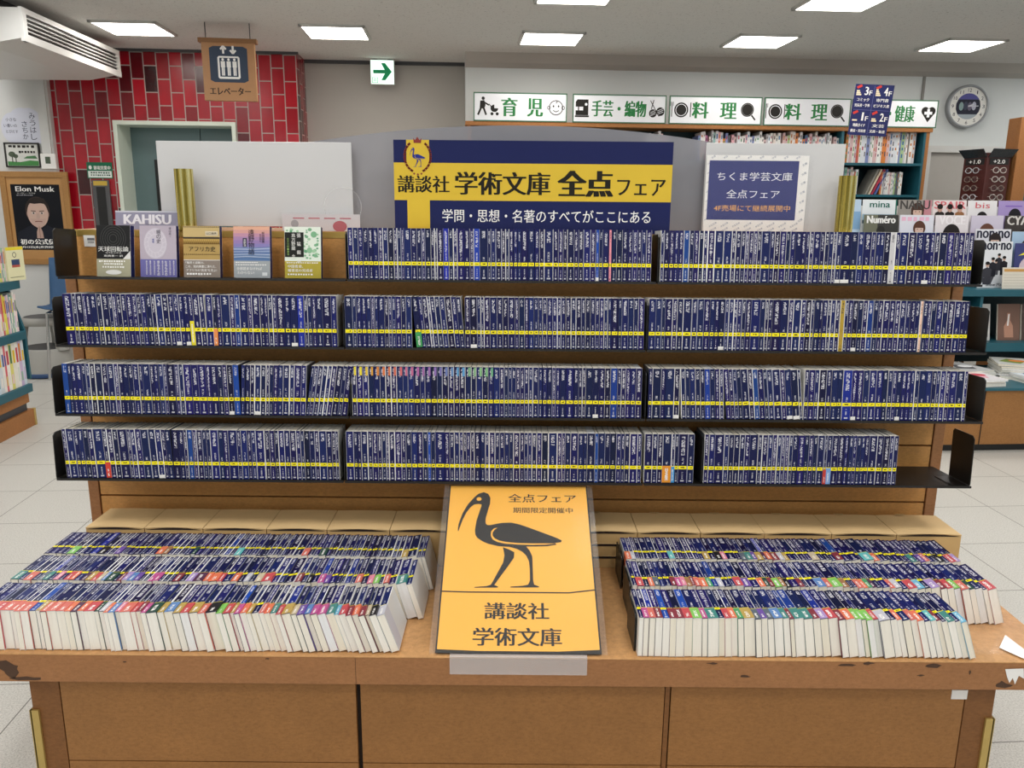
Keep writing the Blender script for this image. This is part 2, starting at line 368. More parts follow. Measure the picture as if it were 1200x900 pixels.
def glow(name, c, k):
    b = NB(name); f = b.noise(b.co(), 5, 2); cc = lin(c)
    b.put(b.b.inputs['Emission Color'], b.mix(f, tuple(x * .96 for x in cc), cc)); b.b.inputs['Emission Strength'].default_value = k
    return b.done(cc, .4)
DIFF = glow('lamp_diffuser', 'fffaf2', LAMP)
wn = ['just before the red tiled wall', 'before the grey wall recess', 'third along the row over the display', 'fourth along the row, above the book signs', 'at the far right end of the row near the clock', 'cut by the picture top, above the banner', 'cut by the picture top, toward the clock']
for i, (u, v) in enumerate(LAMPS_SEEN):
    t = thing('ceiling_light', 'square recessed white ceiling light, ' + wn[i], 'light', RM(u, v, CEIL - .012), 'square ceiling lights')
    m = MB()
    for a in range(4): m.M = Matrix.Rotation(R(90 * a), 4, 'Z'); m.box(-.245, -.245, -.006, .245, -.225, .012, GREYL)
    mk('frame', m, t); mk('diffuser', MB().box(-.225, -.225, -.002, .225, .225, .004, DIFF), t)

# ------------------------------------------------------------------ the display table
TZ = .42
BRASS_EDGE = PM('c0a560', .4, .1, 30, .4)
t = thing('display_table', 'long low brown fibreboard table carrying the piled paperbacks and leaning bird poster', 'table', WM(.008, 1.766, 0))
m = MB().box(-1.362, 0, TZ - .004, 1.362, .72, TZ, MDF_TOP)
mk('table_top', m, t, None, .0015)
m = MB().box(-1.362, 0, TZ - .076, 1.362, .72, TZ - .0041, MDF_EDGE)
rc = random.Random(3)
CHIP = PM('4d3524', .8, .2, 60)
for cx, cz, w, h in [(.49, .41, .03, .006), (.57, .375, .03, .008), (.82, .408, .05, .007), (.87, .414, .03, .009), (1.03, .408, .05, .012), (-.6, .412, .012, .005), (-.95, .40, .012, .005), (1.0, .382, .02, .006), (1.12, .392, .006, .014), (-1.235, .378, .06, .05), (-1.19, .352, .09, .012), (1.205, .358, .05, .022)]:
    m.flat([(cx + w * .5 * math.cos(a) * rc.uniform(.45, 1.2), cz + h * .5 * math.sin(a) * rc.uniform(.45, 1.2)) for a in [k * .571 for k in range(11)]], 1, CHIP)
m.box(-.386, -.0006, TZ - .075, -.385, 0, TZ - .004, CHIP)
mk('table_edge', m, t, None, .001)
m = MB().box(-1.215, .06, 0, 1.215, .68, TZ - .076, DARKGAP); mk('base', m, t)
for x0, x1 in ((-1.145, -.397), (-.385, .385), (.402, 1.145)):
    mk('front_panel', MB().box(x0, .045, .088, x1, .064, TZ - .077, MDF).box(x0, .045, .0, x1, .064, .085, MDF), t, None, .001)
for x0, x1 in ((-1.222, -1.148), (1.148, 1.222), (.387, .399)):
    mk('stile', MB().box(x0, .046, .0, x1, .07, TZ - .077, MDF_STILE), t, None, .001)
for sx in (-1, 1):
    mk('corner_guard', MB().box(min(sx * 1.205, sx * 1.226), .04, 0, max(sx * 1.205, sx * 1.226), .046, .235, BRASS_EDGE).box(min(sx * 1.223, sx * 1.228), .04, 0, max(sx * 1.223, sx * 1.228), .08, .235, BRASS_EDGE), t, None, 0, False, 'worn brass corner guard')
    mk('side_panel', MB().box(min(sx * 1.21, sx * 1.222), .071, 0, max(sx * 1.21, sx * 1.222), .66, TZ - .077, MDF), t)
tp = MB().flat([(0, .03), (.045, .032), (.05, .004), (.036, .012), (.03, -.012), (.022, .006), (.016, -.008), (.008, .008)], 2, WHITE)
tag(mk('paper_scrap', tp, None, WM(1.212, 1.7655, .372)), 'torn white paper stuck to the table edge by its right corner', 'paper scrap')
tag(mk('tape_piece', MB().box(0, -.001, 0, .04, 0, .026, WHITE), None, WM(1.118, 1.8105, .288)), 'small white tape piece under the right of the table edge', 'tape')

# ------------------------------------------------------------------ the shelving above it
BY = 2.478
SX0, SX1 = atY(90.5, 450, BY).x, atY(1114, 450, BY).x
ROWS = [(2.36, 1.283), (2.31, 1.090), (2.28, .890), (2.26, .698)]
RN = ['top shelf', 'second shelf', 'third shelf', 'bottom shelf']
TILT = R(-3)
def rowM(r): return Matrix.Translation((0, ROWS[r][0], ROWS[r][1])) @ Matrix.Rotation(TILT, 4, 'X')
def rx(r, px): return atY(px, [332, 409, 490, 565][r], ROWS[r][0]).x
sh = thing('book_shelving', 'brown fibreboard display shelving with four rows of black metal shelves', 'shelving', WM(0, BY, TZ))
m = MB()
zs = [0, .142, .335, .525, .72, .982]
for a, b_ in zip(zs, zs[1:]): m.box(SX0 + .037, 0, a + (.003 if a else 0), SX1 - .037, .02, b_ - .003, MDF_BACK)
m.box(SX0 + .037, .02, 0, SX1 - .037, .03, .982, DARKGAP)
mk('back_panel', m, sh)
for x0, x1 in ((SX0, SX0 + .034), (SX1 - .034, SX1)): mk('stile', MB().box(x0, -.004, 0, x1, .36, .985, MDF_EDGE), sh, None, .002)
mk('top_board', MB().box(SX0 + .035, .0, .983, SX1 - .035, .36, .995, MDF), sh)
mk('top_edge', MB().box(SX0 + .035, -.002, .976, SX1 - .035, 0, .995, GILT), sh, None, 0, False, 'worn gilt edging strip')
BAYX = [[(-1.33, -.489), (-.484, .419), (.423, 1.372)], [(-1.33, -.49), (-.486, .388), (.392, 1.382)], [(-1.338, -.478), (-.474, .391), (.395, 1.382)], [(-1.345, -.496), (-.492, .389), (.393, 1.362)]]
for r in range(4):
    for x0, x1 in BAYX[r]:
        dep = (BY - ROWS[r][0]) / math.cos(TILT) - .004
        M = Matrix.Translation((0, -BY, -TZ)) @ rowM(r)
        mk('shelf', MB(M).box(x0, -.006, -.005, x1, dep, -.001, BLACKP).box(x0, -.0075, -.0065, x1, -.006, .0005, BLACKP), sh, None, 0, False)
def bookend(M, h, d, label, grp='black metal bookends on the shelves', flip=1):
    t = thing('bookend', label, 'bookend', M, grp)
    pr = [(d * .02, 0), (d, 0), (d, h * .95), (d * .93, h), (d * .1, h), (0, h * .94), (0, h * .04)]
    m = MB(Matrix.Rotation(R(90), 4, 'Z')); m.prism(pr, -.0012, .0012, BLACK); mk('plate', m, t)
    x0, x1 = sorted((.0014 * flip, .0014 * flip + .05 * flip))
    mk('foot', MB().box(x0, .002, -.0007, x1, d * .9, -.0002, BLACK), t)
    return t
for r in range(4):
    nm = 'left end of the ' + RN[r]
    bookend(rowM(r) @ Matrix.Translation((BAYX[r][0][0] + .003, -.012 if r else -.02, .001)), .138, .125 if r == 0 else .115, 'black perforated metal bookend at the ' + nm)
    bookend(rowM(r) @ Matrix.Translation((BAYX[r][2][1] - .004, -.006, .001)), .128 if r < 3 else .15, .115, ('empty black metal bookend standing free' if r == 3 else 'black metal bookend') + ' at the right end of the ' + RN[r], flip=-1)
for r, px, wh in [(0, 406.5, 'between face-out books and middle bay on the top shelf'), (0, 770, 'between middle and right bays on the top shelf'), (1, 403.5, 'between left and middle bays on the second shelf'), (1, 757, 'between middle and right bays on the second shelf'),
                  (2, 411.5, 'between left and middle bays on the third shelf'), (2, 755.5, 'between middle and right bays on the third shelf'), (3, 404.5, 'between left and middle bays on the bottom shelf'), (3, 821.5, 'within the right bay of the bottom shelf')]:
    bookend(rowM(r) @ Matrix.Translation((rx(r, px), -.003, .001)), .136, .11, 'thin black metal divider ' + wh)

# ------------------------------------------------------------------ paperbacks
BH, BD = .148, .105
ONES = 'first second third fourth fifth sixth seventh eighth ninth tenth eleventh twelfth thirteenth fourteenth fifteenth sixteenth seventeenth eighteenth nineteenth'.split()
TENS = ['', '', 'twenty', 'thirty', 'forty', 'fifty', 'sixty', 'seventy', 'eighty', 'ninety']
def nth(k):
    if k < 20: return ONES[k - 1]
    return TENS[k // 10][:-1] + 'ieth' if k % 10 == 0 else TENS[k // 10] + '-' + ONES[k % 10 - 1]
THICK = [.0082, .0095, .0108, .012, .0135, .015, .017, .0195, .0225, .026]
_bk = {}
def uvset(me, spine_faces, f):
    l = me.uv_layers.new(name='UVMap')
    for p_ in me.polygons:
        for li in p_.loop_indices:
            l.data[li].uv = f(me.vertices[me.loops[li].vertex_index].co) if p_.index in spine_faces else (0, -1)
def cover_data(t, e):                          # verts, faces, material index, spine faces
    c = .0006; k = .0014
    out = [(0, BD), (0, e), (e, 0), (t - e, 0), (t, e), (t, BD)]
    inn = [(t - c, BD), (t - c, k), (c, k), (c, BD)]
    ol = out + inn; n = len(ol)
    v = [(x, y, 0) for x, y in ol] + [(x, y, BH) for x, y in ol]
    f = [(i, (i + 1) % n, n + (i + 1) % n, n + i) for i in range(n)]
    mi = [1, 2, 0, 2, 1, 1, 1, 1, 1, 1]
    f += [tuple(range(n - 1, -1, -1)), tuple(range(n, 2 * n))]; mi += [1, 1]
    return v, f, mi
def pages_data(t):
    c = .0007; x0, x1, y0, y1, z0, z1 = c, t - c, .0016, BD - .0015, .0008, BH - .0012
    v = [(x0, y0, z0), (x1, y0, z0), (x1, y1, z0), (x0, y1, z0), (x0, y0, z1), (x1, y0, z1), (x1, y1, z1), (x0, y1, z1)]
    return v, [(0, 3, 2, 1), (4, 5, 6, 7), (0, 1, 5, 4), (1, 2, 6, 5), (2, 3, 7, 6), (3, 0, 4, 7)]
def book_meshes(t, e):
    if (t, e) not in _bk:
        v, f, mi = cover_data(t, e); me = bpy.data.meshes.new('paperback_cover'); me.from_pydata(v, [], f)
        for m_ in (SPINE, SIDE, EDGE): me.materials.append(m_)
        me.polygons.foreach_set('material_index', mi); uvset(me, {2}, lambda q: (q.x / t, q.z / BH)); me.update()
        v, f = pages_data(t); mp = bpy.data.meshes.new('page_block'); mp.from_pydata(v, [], f); mp.materials.append(PAGES); mp.update()
        _bk[t, e] = (me, mp)
    return _bk[t, e]
_bd = {}
def band_mesh(t, z0, z1):
    if (t, z0, z1) not in _bd:
        g = .00035; d = BD * .97
        ol = [(-g, d), (-g, -g), (t + g, -g), (t + g, d), (t + .00005, d), (t + .00005, -.00005), (-.00005, -.00005), (-.00005, d)]; n = 8
        v = [(x, y, z0) for x, y in ol] + [(x, y, z1) for x, y in ol]
        f = [(i, (i + 1) % n, n + (i + 1) % n, n + i) for i in range(n)] + [tuple(range(n - 1, -1, -1)), tuple(range(n, 2 * n))]
        me = bpy.data.meshes.new('paper_band'); me.from_pydata(v, [], f); me.materials.append(BAND)
        uvset(me, {1}, lambda q: ((q.x + g) / (t + 2 * g), (q.z - z0) / (z1 - z0))); me.update(); _bd[t, z0, z1] = me
    return _bd[t, z0, z1]
NAVY = [lin(x) for x in ('0f1450', '0c1148', '121858', '0a0f3e', '10175a', '0e1650')]
BRIGHT = lin('1a3a98')
class Book: pass
def fill(x0, x1, rnd, lean, weights, specials=(), height=BH):
    out = []; x = x0; prev = 0.0; sp = sorted(specials, key=lambda s_: s_[0])
    while True:
        b = Book(); b.t = rnd.choices(THICK, weights)[0]; b.e = rnd.choice((.0007, .0011, .0016)); b.col = rnd.choice(NAVY) if rnd.random() > .06 else BRIGHT
        b.yb = 1.0; b.band = None; b.slip = rnd.random() < .06; b.tab = None; b.kind = None; b.dy = rnd.uniform(-.0016, .0016)
        if sp and x + b.t / 2 >= sp[0][0]:
            for k_, v_ in sp.pop(0)[1].items(): setattr(b, k_, v_)
        a = lean(x); g = max(0, height * (math.sin(a) - math.sin(prev))) * .98 if a > 0 else 0
        if a < 0 and prev < a: g = height * (math.sin(a) - math.sin(prev)) * .98   # leaning right, the next one straighter
        w = b.t / math.cos(a) + .0003
        if x + g + w > x1: break
        b.x = x + g; b.a = a; out.append(b); x += g + w; prev = a
    return out
def book_local(b):
    # lean left: turned about the lower left corner; lean right: about the lower right one
    if b.a >= 0: return Matrix.Translation((b.x, b.dy, 0)) @ Matrix.Rotation(-b.a, 4, 'Y')
    return Matrix.Translation((b.x + b.t / math.cos(b.a), b.dy, 0)) @ Matrix.Rotation(-b.a, 4, 'Y') @ Matrix.Translation((-b.t, 0, 0))
def put_book(b, name, label, group):
    me, mp = book_meshes(b.t, b.e)
    o = link(name, me, None, b.M); o.color = (*b.col, b.yb); tag(o, label, 'book', group)
    link('page_block', mp, o)
    if b.band:
        c, z0, z1 = b.band; q = link('paper_band', band_mesh(b.t, z0, z1), o); q.color = (*c, 1); q['label'] = b.bandname + ' paper band'
    if b.slip: mk('slip', MB().box(.0008, -.0012, .001, b.t - .0008, -.0003, .011, WHITE), o, None, 0, False, 'white slip at the foot')
    if b.tab is not None:
        q = mk('index_label', MB().box(b.t * .52, -.0006, .121, b.t - .0012, -.0001, .1465, PM(b.tab, .4)), o, None, 0, False, 'coloured index label')
    return o
def stuff_books(name, lst, label):
    V, F, MI, UV, mats = [], [], [], [], [SPINE, SIDE, EDGE, PAGES]
    for b in lst:
        v, f, mi = cover_data(b.t, b.e); k = len(V); V += [tuple(b.M @ Vector(q)) for q in v]
        for j, ff in enumerate(f): F.append(tuple(k + i for i in ff)); MI.append(mi[j]); UV += [(v[i][0] / b.t, v[i][2] / BH) if j == 2 else (0, -1) for i in ff]
        v, f = pages_data(b.t); k = len(V); V += [tuple(b.M @ Vector(q)) for q in v]
        for ff in f: F.append(tuple(k + i for i in ff)); MI.append(3); UV += [(0, -1)] * 4
    me = bpy.data.meshes.new(name); me.from_pydata(V, [], F)
    for m_ in mats: me.materials.append(m_)
    me.polygons.foreach_set('material_index', MI); l = me.uv_layers.new(name='UVMap')
    l.data.foreach_set('uv', [c for q in UV for c in q]); me.update()
    o = link(name, me); o.color = (*NAVY[0], 1); o['kind'] = 'stuff'; o['label'] = label; o['category'] = 'books'; return o

YEL, ORA = lin('f2d72a'), lin('ef8b4b')
def S(px, r, **k): return (rx(r, px), k)
def band(c, z1=.07, nm='coloured'): return dict(band=(lin(c), .001, z1), bandname=nm, slip=False, kind='paperback with ' + nm + ' paper band')
SW = (1, 4, 8, 12, 15, 13, 10, 7, 4, 3)
up = lambda d: (lambda x: R(d))
BAYS = []
def bay(r, where, p0, p1, lean, specials=(), seed=0): BAYS.append((r, where, p0, p1, lean, specials, seed))
bay(0, 'middle bay', 408.5, 768.5, up(.6), [S(564, 0, col=lin('0f1450'), t=.0225), S(713, 0, col=lin('d98a92'), yb=1, t=.0082, kind='slim pink paperback')], 1)
bay(0, 'right bay', 772.5, 1137, up(.3), [S(802, 0, col=BRIGHT, t=.017), S(837, 0, t=.026), S(938, 0, col=BRIGHT, t=.0135), S(1038, 0, col=lin('dcdadb'), yb=0, t=.015, kind='white spined paperback', slip=False)], 2)
bay(1, 'left bay', 78, 402, lambda x: R(2.2) if x < -.9 else R(.4), [S(227, 1, t=.0108, **band('f2e32a', .072, 'yellow')), S(254, 1, t=.0108, **band('f0924f', .05, 'orange')), S(397, 1, col=lin('b9babc'), yb=0, t=.0195, kind='grey unprinted paperback', slip=False)], 3)
bay(1, 'middle bay', 405, 755, lambda x: R(.4) if x < -.3 else (R(5.5) if x < -.14 else R(.8)), [S(482, 1, **band('3f9a57', .045, 'green'))], 4)
bay(1, 'right bay', 759, 1137, up(.3), [S(979, 1, col=lin('d8b944'), yb=0, t=.0135, kind='yellow spined paperback', slip=False), S(1073, 1, col=lin('d8b6a0'), t=.0082, kind='slim peach paperback'), S(1127, 1, col=lin('1d5f74'), t=.0108, kind='teal spined paperback')], 5)
bay(2, 'left bay', 77, 409.5, lambda x: R(.8) if x < -.8 else (R(-3.0) if x < -.62 else R(-8.5)), [S(213, 2, t=.012)], 6)
TABS = 'f0dc3a f0dc3a e6c23c e3a33c e08a3e e07a44 dc7444 d9705a d46c72 cf6f8e c46a96 b266a2 a468a8 9a6cae 8c70b2 7c74b4 7080b8 6a90c0 62a0d0 5c9fd2 7fb48c 86b884 8abf86 79b780 6cae84'.split()
bay(2, 'middle bay', 413, 753, up(.3), [(rx(2, 414) + .0001 * i, dict(tab=c, t=(.017 if i % 3 else .015), slip=False, kind='navy paperback with coloured index label')) for i, c in enumerate(TABS)], 7)
bay(2, 'right bay', 758.5, 1133, lambda x: R(.4) if x < .49 else (R(3.5) if x < .62 else (R(6.5) if x < .85 else R(1))), [S(985, 2, col=BRIGHT, t=.026)], 8)
bay(3, 'left bay', 77, 402, lambda x: R(2.5) if x < -1.0 else R(.6), [S(123, 3, t=.0135, **band('d8402c', .048, 'red'))], 9)
bay(3, 'middle bay', 406.5, 752, up(.3), (), 10)
bay(3, 'right bay', 754, 819.5, up(.3), [S(757, 3, t=.0225), S(773, 3, t=.026, **band('ee9a28', .052, 'orange')), S(785, 3, t=.0095, **band('3f9ad8', .05, 'blue')), S(792, 3, t=.026)], 11)
bay(3, 'right bay', 823.5, 1051, up(.3), [S(963, 3, t=.0082, **band('c63a34', .045, 'red')), S(968, 3, t=.0135, **band('7fa8de', .05, 'pale blue'))], 12)
SHELF = []; cnt = {}
for r, where, p0, p1, lean, specials, seed in BAYS:
    for b in fill(rx(r, p0), rx(r, p1), random.Random(100 + seed), lean, SW, specials):
        b.M = rowM(r) @ book_local(b); k = cnt[r, where] = cnt.get((r, where), 0) + 1
        b.kind = b.kind or ('thick ' if b.t > .019 else 'slim ' if b.t < .0097 else '') + ('bright blue' if b.col == BRIGHT else 'navy') + ' paperback'
        b.label = f'{b.kind}, {nth(k)} from left in {where} of {RN[r]}'; b.group = 'navy paperbacks on the ' + RN[r]
        b.size = b.t + (.05 if b.band or b.tab is not None or b.yb == 0 or 'slim ' in b.kind and 'navy' not in b.kind else 0)
        SHELF.append(b)
SHELF.sort(key=lambda b: -b.size)
for b in SHELF[:300]: put_book(b, 'shelf_paperback', b.label, b.group)
stuff_books('slimmer_shelf_paperbacks', SHELF[300:], 'the slimmer navy paperbacks standing between the thicker ones on all four shelves')

OBI = [(n_, tuple(.78 * q + .22 * sum(lin(c_)) / 3 for q in lin(c_))) for n_, c_ in (('coral red', 'e0604c'), ('red', 'd23340'), ('dark red', '8e2438'), ('orange', 'ee6a2c'), ('mustard yellow', 'c4a034'), ('teal', '2f8c84'), ('dark green', '1f4f40'), ('green', '3ba566'), ('lime green', '7ccc45'), ('sky blue', '58b8dc'),
       ('blue', '4a84c8'), ('violet', '6a3fa8'), ('lilac', 'a888cc'), ('pink', 'e87898'), ('magenta', 'c83890'), ('turquoise', '48c4c4'), ('pale grey', 'c0c0cc'), ('slate grey', '5c6a78'), ('brown', 'a8703c'), ('plum', '5a2a50'), ('beige', 'cdbb98'), ('black', '1c1c22'))]
TW = (0, 3, 7, 11, 14, 16, 14, 10, 7, 4)
PILES = [('left', 'front row', 1.780, -1.315, -.262, .93, 15, 20, 1), ('left', 'middle row', 1.946, -1.318, -.222, .62, 4, 17, 2), ('left', 'back row', 2.110, -1.322, -.212, .16, 0, 14, 3),
         ('right', 'front row', 1.776, .314, 1.152, .88, 0, 20, 4), ('right', 'middle row', 1.944, .324, 1.328, .68, 0, 19, 5), ('right', 'back row', 2.108, .328, 1.318, .44, 0, 16, 6)]
TABLE = []
for side, rown, D, x0, x1, pb, nc, amax, seed in PILES:
    rnd = random.Random(400 + seed)
    ln = lambda x: R(amax) * max(0, (x - x0) / (x1 - x0)) ** 1.15
    for k, b in enumerate(fill(x0, x1, rnd, ln, TW, (), BD)):
        b.slip = False; b.dy = rnd.uniform(-.003, .004)
        if rnd.random() < pb:
            n_, c_ = rnd.choice(OBI) if k >= nc else OBI[0]
            if rnd.random() < .3: n_, c_ = rnd.choice(OBI[:6])
            b.band = (c_, .0006, .05 + rnd.uniform(-.003, .003) * 0); b.bandname = n_
        b.M = Matrix.Translation((b.x, D + b.dy, TZ + .0005)) @ Matrix.Rotation(-b.a, 4, 'Y') @ Matrix.Translation((0, 0, BD)) @ Matrix.Rotation(R(-90), 4, 'X')
        b.label = f"navy paperback with {b.bandname + ' paper band' if b.band else 'yellow number band'}, {nth(k + 1)} from left, {rown} of {side} table pile"
        b.group = f'paperbacks in the {rown} of the {side} table pile'
        b.size = b.t * {'front row': 3, 'middle row': 1.0, 'back row': .8}[rown] + (.004 if b.band else 0)
        TABLE.append(b)
TABLE.sort(key=lambda b: -b.size)
for b in TABLE[:300]: put_book(b, 'table_paperback', b.label, b.group)
if TABLE[300:]: stuff_books('slimmer_table_paperbacks', TABLE[300:], 'the slimmer navy paperbacks without paper bands in the middle and back rows on the table')
print('BOOKS', len(SHELF), len(TABLE))
for rown, D in (('front row', 1.80), ('middle row', 1.965), ('back row', 2.13)):
    bookend(WM(.309 if D < 1.9 else .319, D, TZ - .0002), .098, .12, 'black metal bookend at the left of the ' + rown + ' of the right table pile', 'black bookends on the table')

# ------------------------------------------------------------------ cartons at the back of the table
def carton(x0, x1, y0, y1, z0, h, label, notch):
    t = thing('carton', label, 'box', WM((x0 + x1) / 2, y0, z0), 'kraft cartons on the table'); w = (x1 - x0) / 2 - .001; d = y1 - y0
    mk('box_body', MB().box(-w, 0, 0, w, d, h - .004, KRAFTD), t, None, .0015)
    n = 9; v = []; f = []                       # lid: bulges up to its middle, front edge lifts off the body
    for j in range(4):
        for i in range(n):
            s = i / (n - 1) * 2 - 1; y = -.001 + d * j / 3
            v.append((s * w, y, h - .003 + .0035 * (1 - s * s) * (1 - .5 * j / 3)))
    for j in range(3):
        for i in range(n - 1): f.append((j * n + i, j * n + i + 1, (j + 1) * n + i + 1, (j + 1) * n + i))
    k = len(v); v += [(x, y, z - .0018) for x, y, z in v]; f += [tuple(k + q for q in g[::-1]) for g in f]
    f += [(i, k + i, k + i + 1, i + 1) for i in range(n - 1)]
    mk('lid', MB().add(v, f, KRAFT), t, None, 0, True)
    mk('lid_gap', MB().flat([(-w * .96, h - .0085)] + [(s * w * .96, h - .0078 + .0058 * (1 - s * s)) for s in (.9, .5, 0, -.5, -.9)][::-1] + [(w * .96, h - .0085)], 3, DARKGAP), t)
    if notch: mk('thumb_notch', MB().add([(-.02 + .016 * math.cos(R(a)), d - .001 + .0145 * -math.sin(R(a)), h + .0012) for a in range(0, 181, 20)], [tuple(range(9, -1, -1))], KRAFTD), t)
CY = 2.268
cx = [atZ(p_, 627, .53).x for p_ in (92, 163, 233, 309, 381, 455.5, 527)]
for i in range(6): carton(cx[i], cx[i + 1], CY, CY + .155, TZ, .121, f'kraft cardboard carton behind the left paperback pile, {nth(i + 1)} from left', False)
cx = [atZ(p_, 629, .53).x for p_ in (676, 748, 822, 897)] + [atZ(p_, 632, .53).x for p_ in (899, 978, 1054, 1130)]
j = 0
for i in (0, 1, 2, 4, 5, 6):
    j += 1
    if i == 0:
        for k, wn_ in enumerate(('lowest', 'middle one', 'topmost')):
            carton(cx[0], cx[1], CY, CY + .155, TZ + .0405 * k, .0402, f'flat kraft carton right of the bird poster, {wn_} of its stack of three', k == 2)
    else: carton(cx[i], cx[i + 1], CY, CY + .155, TZ, .121, f'kraft cardboard carton behind the right paperback pile, {nth(j)} from left', True)

# ------------------------------------------------------------------ bird poster leaning in the middle
BODY = [(-0.173, 0.4008), (-0.1726, 0.4256), (-0.1634, 0.4678), (-0.1493, 0.5045), (-0.1328, 0.5312), (-0.1199, 0.5484), (-0.1036, 0.5557), (-0.0902, 0.5489), (-0.0831, 0.5322), (-0.0836, 0.5077), (-0.0896, 0.4787), (-0.0948, 0.4502), (-0.0947, 0.4316), (-0.0895, 0.4243), (-0.0791, 0.4245), (-0.0632, 0.4294), (-0.0458, 0.4334), (-0.0214, 0.4347), (0.0032, 0.4278), (0.0312, 0.4154), (0.0589, 0.4022), (0.0864, 0.3891), (0.1103, 0.377), (0.1231, 0.3683), (0.1202, 0.362), (0.103, 0.3591), (0.1077, 0.353), (0.0823, 0.3473), (0.0517, 0.3459), (0.0211, 0.3454), (-0.0027, 0.345), (-0.0299, 0.3437), (-0.0571, 0.3458), (-0.0847, 0.3541), (-0.1021, 0.3635), (-0.1164, 0.3757), (-0.1225, 0.3882), (-0.1241, 0.4053), (-0.121, 0.4404), (-0.1148, 0.4706), (-0.1089, 0.4975), (-0.1085, 0.5053), (-0.1179, 0.507), (-0.13, 0.5049), (-0.1401, 0.494), (-0.1517, 0.4728), (-0.1612, 0.4443), (-0.1683, 0.4137), (-0.1709, 0.4009)]
LEG_R = [(-0.0422, 0.3461), (0.021, 0.3471), (0.0313, 0.3308), (0.0387, 0.3094), (0.0393, 0.2673), (0.0399, 0.2264), (0.0424, 0.2128), (0.0561, 0.2059), (0.0541, 0.2035), (-0.0217, 0.2023), (-0.0205, 0.2055), (0.0119, 0.2084), (0.0262, 0.2126), (0.0314, 0.2263), (0.0313, 0.2672), (0.0293, 0.2923), (0.0219, 0.3125), (0.011, 0.3261), (-0.004, 0.3363), (-0.0231, 0.3429)]
LEG_L = [(-0.0434, 0.3417), (-0.0263, 0.3341), (-0.0113, 0.324), (-0.0123, 0.3043), (-0.0284, 0.2745), (-0.0474, 0.2413), (-0.061, 0.2168), (-0.0647, 0.2104), (-0.0541, 0.205), (-0.056, 0.2018), (-0.1174, 0.2008), (-0.1175, 0.2032), (-0.0853, 0.2061), (-0.0738, 0.211), (-0.0678, 0.2247), (-0.0544, 0.2575), (-0.042, 0.2869), (-0.0386, 0.3124), (-0.0411, 0.3296)]
WING = [(-0.0592, 0.4138), (-0.0673, 0.4073), (-0.0732, 0.3963), (-0.0735, 0.3845), (-0.0669, 0.3739), (-0.0543, 0.3661), (-0.0357, 0.3611), (-0.0029, 0.3573), (0.0381, 0.3562), (0.0722, 0.3568), (0.105, 0.3565), (0.079, 0.3525), (0.0381, 0.3509), (-0.0028, 0.352), (-0.0383, 0.3549), (-0.059, 0.3607), (-0.0722, 0.3694), (-0.0782, 0.3827), (-0.0781, 0.3989), (-0.0702, 0.4109)]
INK = P('25221f'); ORANGE = PM('f4b33c', .4, .03, 4)
NAVYP = P('182054'); YELP = P('dcbb3c'); RUST = P('8c3a34'); BLUEI = P('26308a')
def bird(m, cx, cz, k, l, ink, paper):
    for pts in (BODY, LEG_R, LEG_L): m.flat([(cx + x * k, cz + z * k) for x, z in pts], l, ink); l += .2
    m.flat([(cx + x * k, cz + z * k) for x, z in WING], l + .3, paper); m.ell(cx - .1167 * k, cz + .5266 * k, .0075 * k, .0075 * k, l + .3, paper, 14)
PA = math.atan2(.257, .492)
pm = Matrix.Translation((.0215, 1.776, TZ + .006)) @ Matrix.Rotation(-(math.pi / 2 - PA), 4, 'X')
t = thing('bird_poster', 'orange poster of a black wading bird in clear acrylic leaning on the table centre', 'poster', pm)
kx, kz = .985, .948
m = MB(Matrix.Diagonal((kx, 1, kz, 1)))
W2, HH = .2075, .585
m.prism([(-W2, 0), (W2, 0), (W2, HH), (-W2, HH)], 0, .002, INK)
m.flat([(-W2 + .004, .010), (-.1, .006), (.1, .006), (W2 - .004, .012), (W2 - .004, HH - .003), (-W2 + .004, HH - .003)], 1, ORANGE)
bird(m, 0, 0, 1, 2, INK, ORANGE)
m.stroke([(-.2065, .1884), (-.135, .1865), (.135, .1865), (.2055, .197)], .004, 2, INK)
m.text('全点フェア', .0708, .532, .202, .034, 2, INK, .015); m.text('期間限定開催中', .072, .4836, .175, .022, 2, INK, .01)
m.text('講談社', -.0044, .127, .169, .052, 2, INK, .025); m.text('学術文庫', -.003, .048, .226, .054, 2, INK, .025)
mk('poster_sheet', m, t)
m = MB(Matrix.Diagonal((kx, 1, kz, 1))).box(-.222, -.003, -.002, .222, -.0022, HH + .012, ACRYL)
for sx in (-1, 1): m.box(min(sx * .222, sx * .2225), -.004, -.002, max(sx * .222, sx * .2225), .003, HH + .012, ACRYL)
mk('acrylic_cover', m, t, None, 0, False, 'clear acrylic cover sheet')
mk('acrylic_back', MB(Matrix.Diagonal((kx, 1, kz, 1))).box(-.222, .003, -.002, .222, .0045, HH + .012, ACRYL), t)
mk('acrylic_foot', MB(pm.inverted() @ Matrix.Translation((.0215, 1.7635, 0))).box(-.168, -.001, TZ - .044, .168, .0005, TZ + .005, FROST).box(-.168, -.001, TZ + .0022, .168, .03, TZ + .0034, FROST), t)
m = MB(pm.inverted() @ Matrix.Translation((.0215, 0, 0)))
m.box(-.15, 2.10, TZ + .0005, .15, 2.22, TZ + .003, ACRYL).box(-.15, 2.216, TZ + .003, .15, 2.22, TZ + .215, ACRYL); mk('support', m, t)

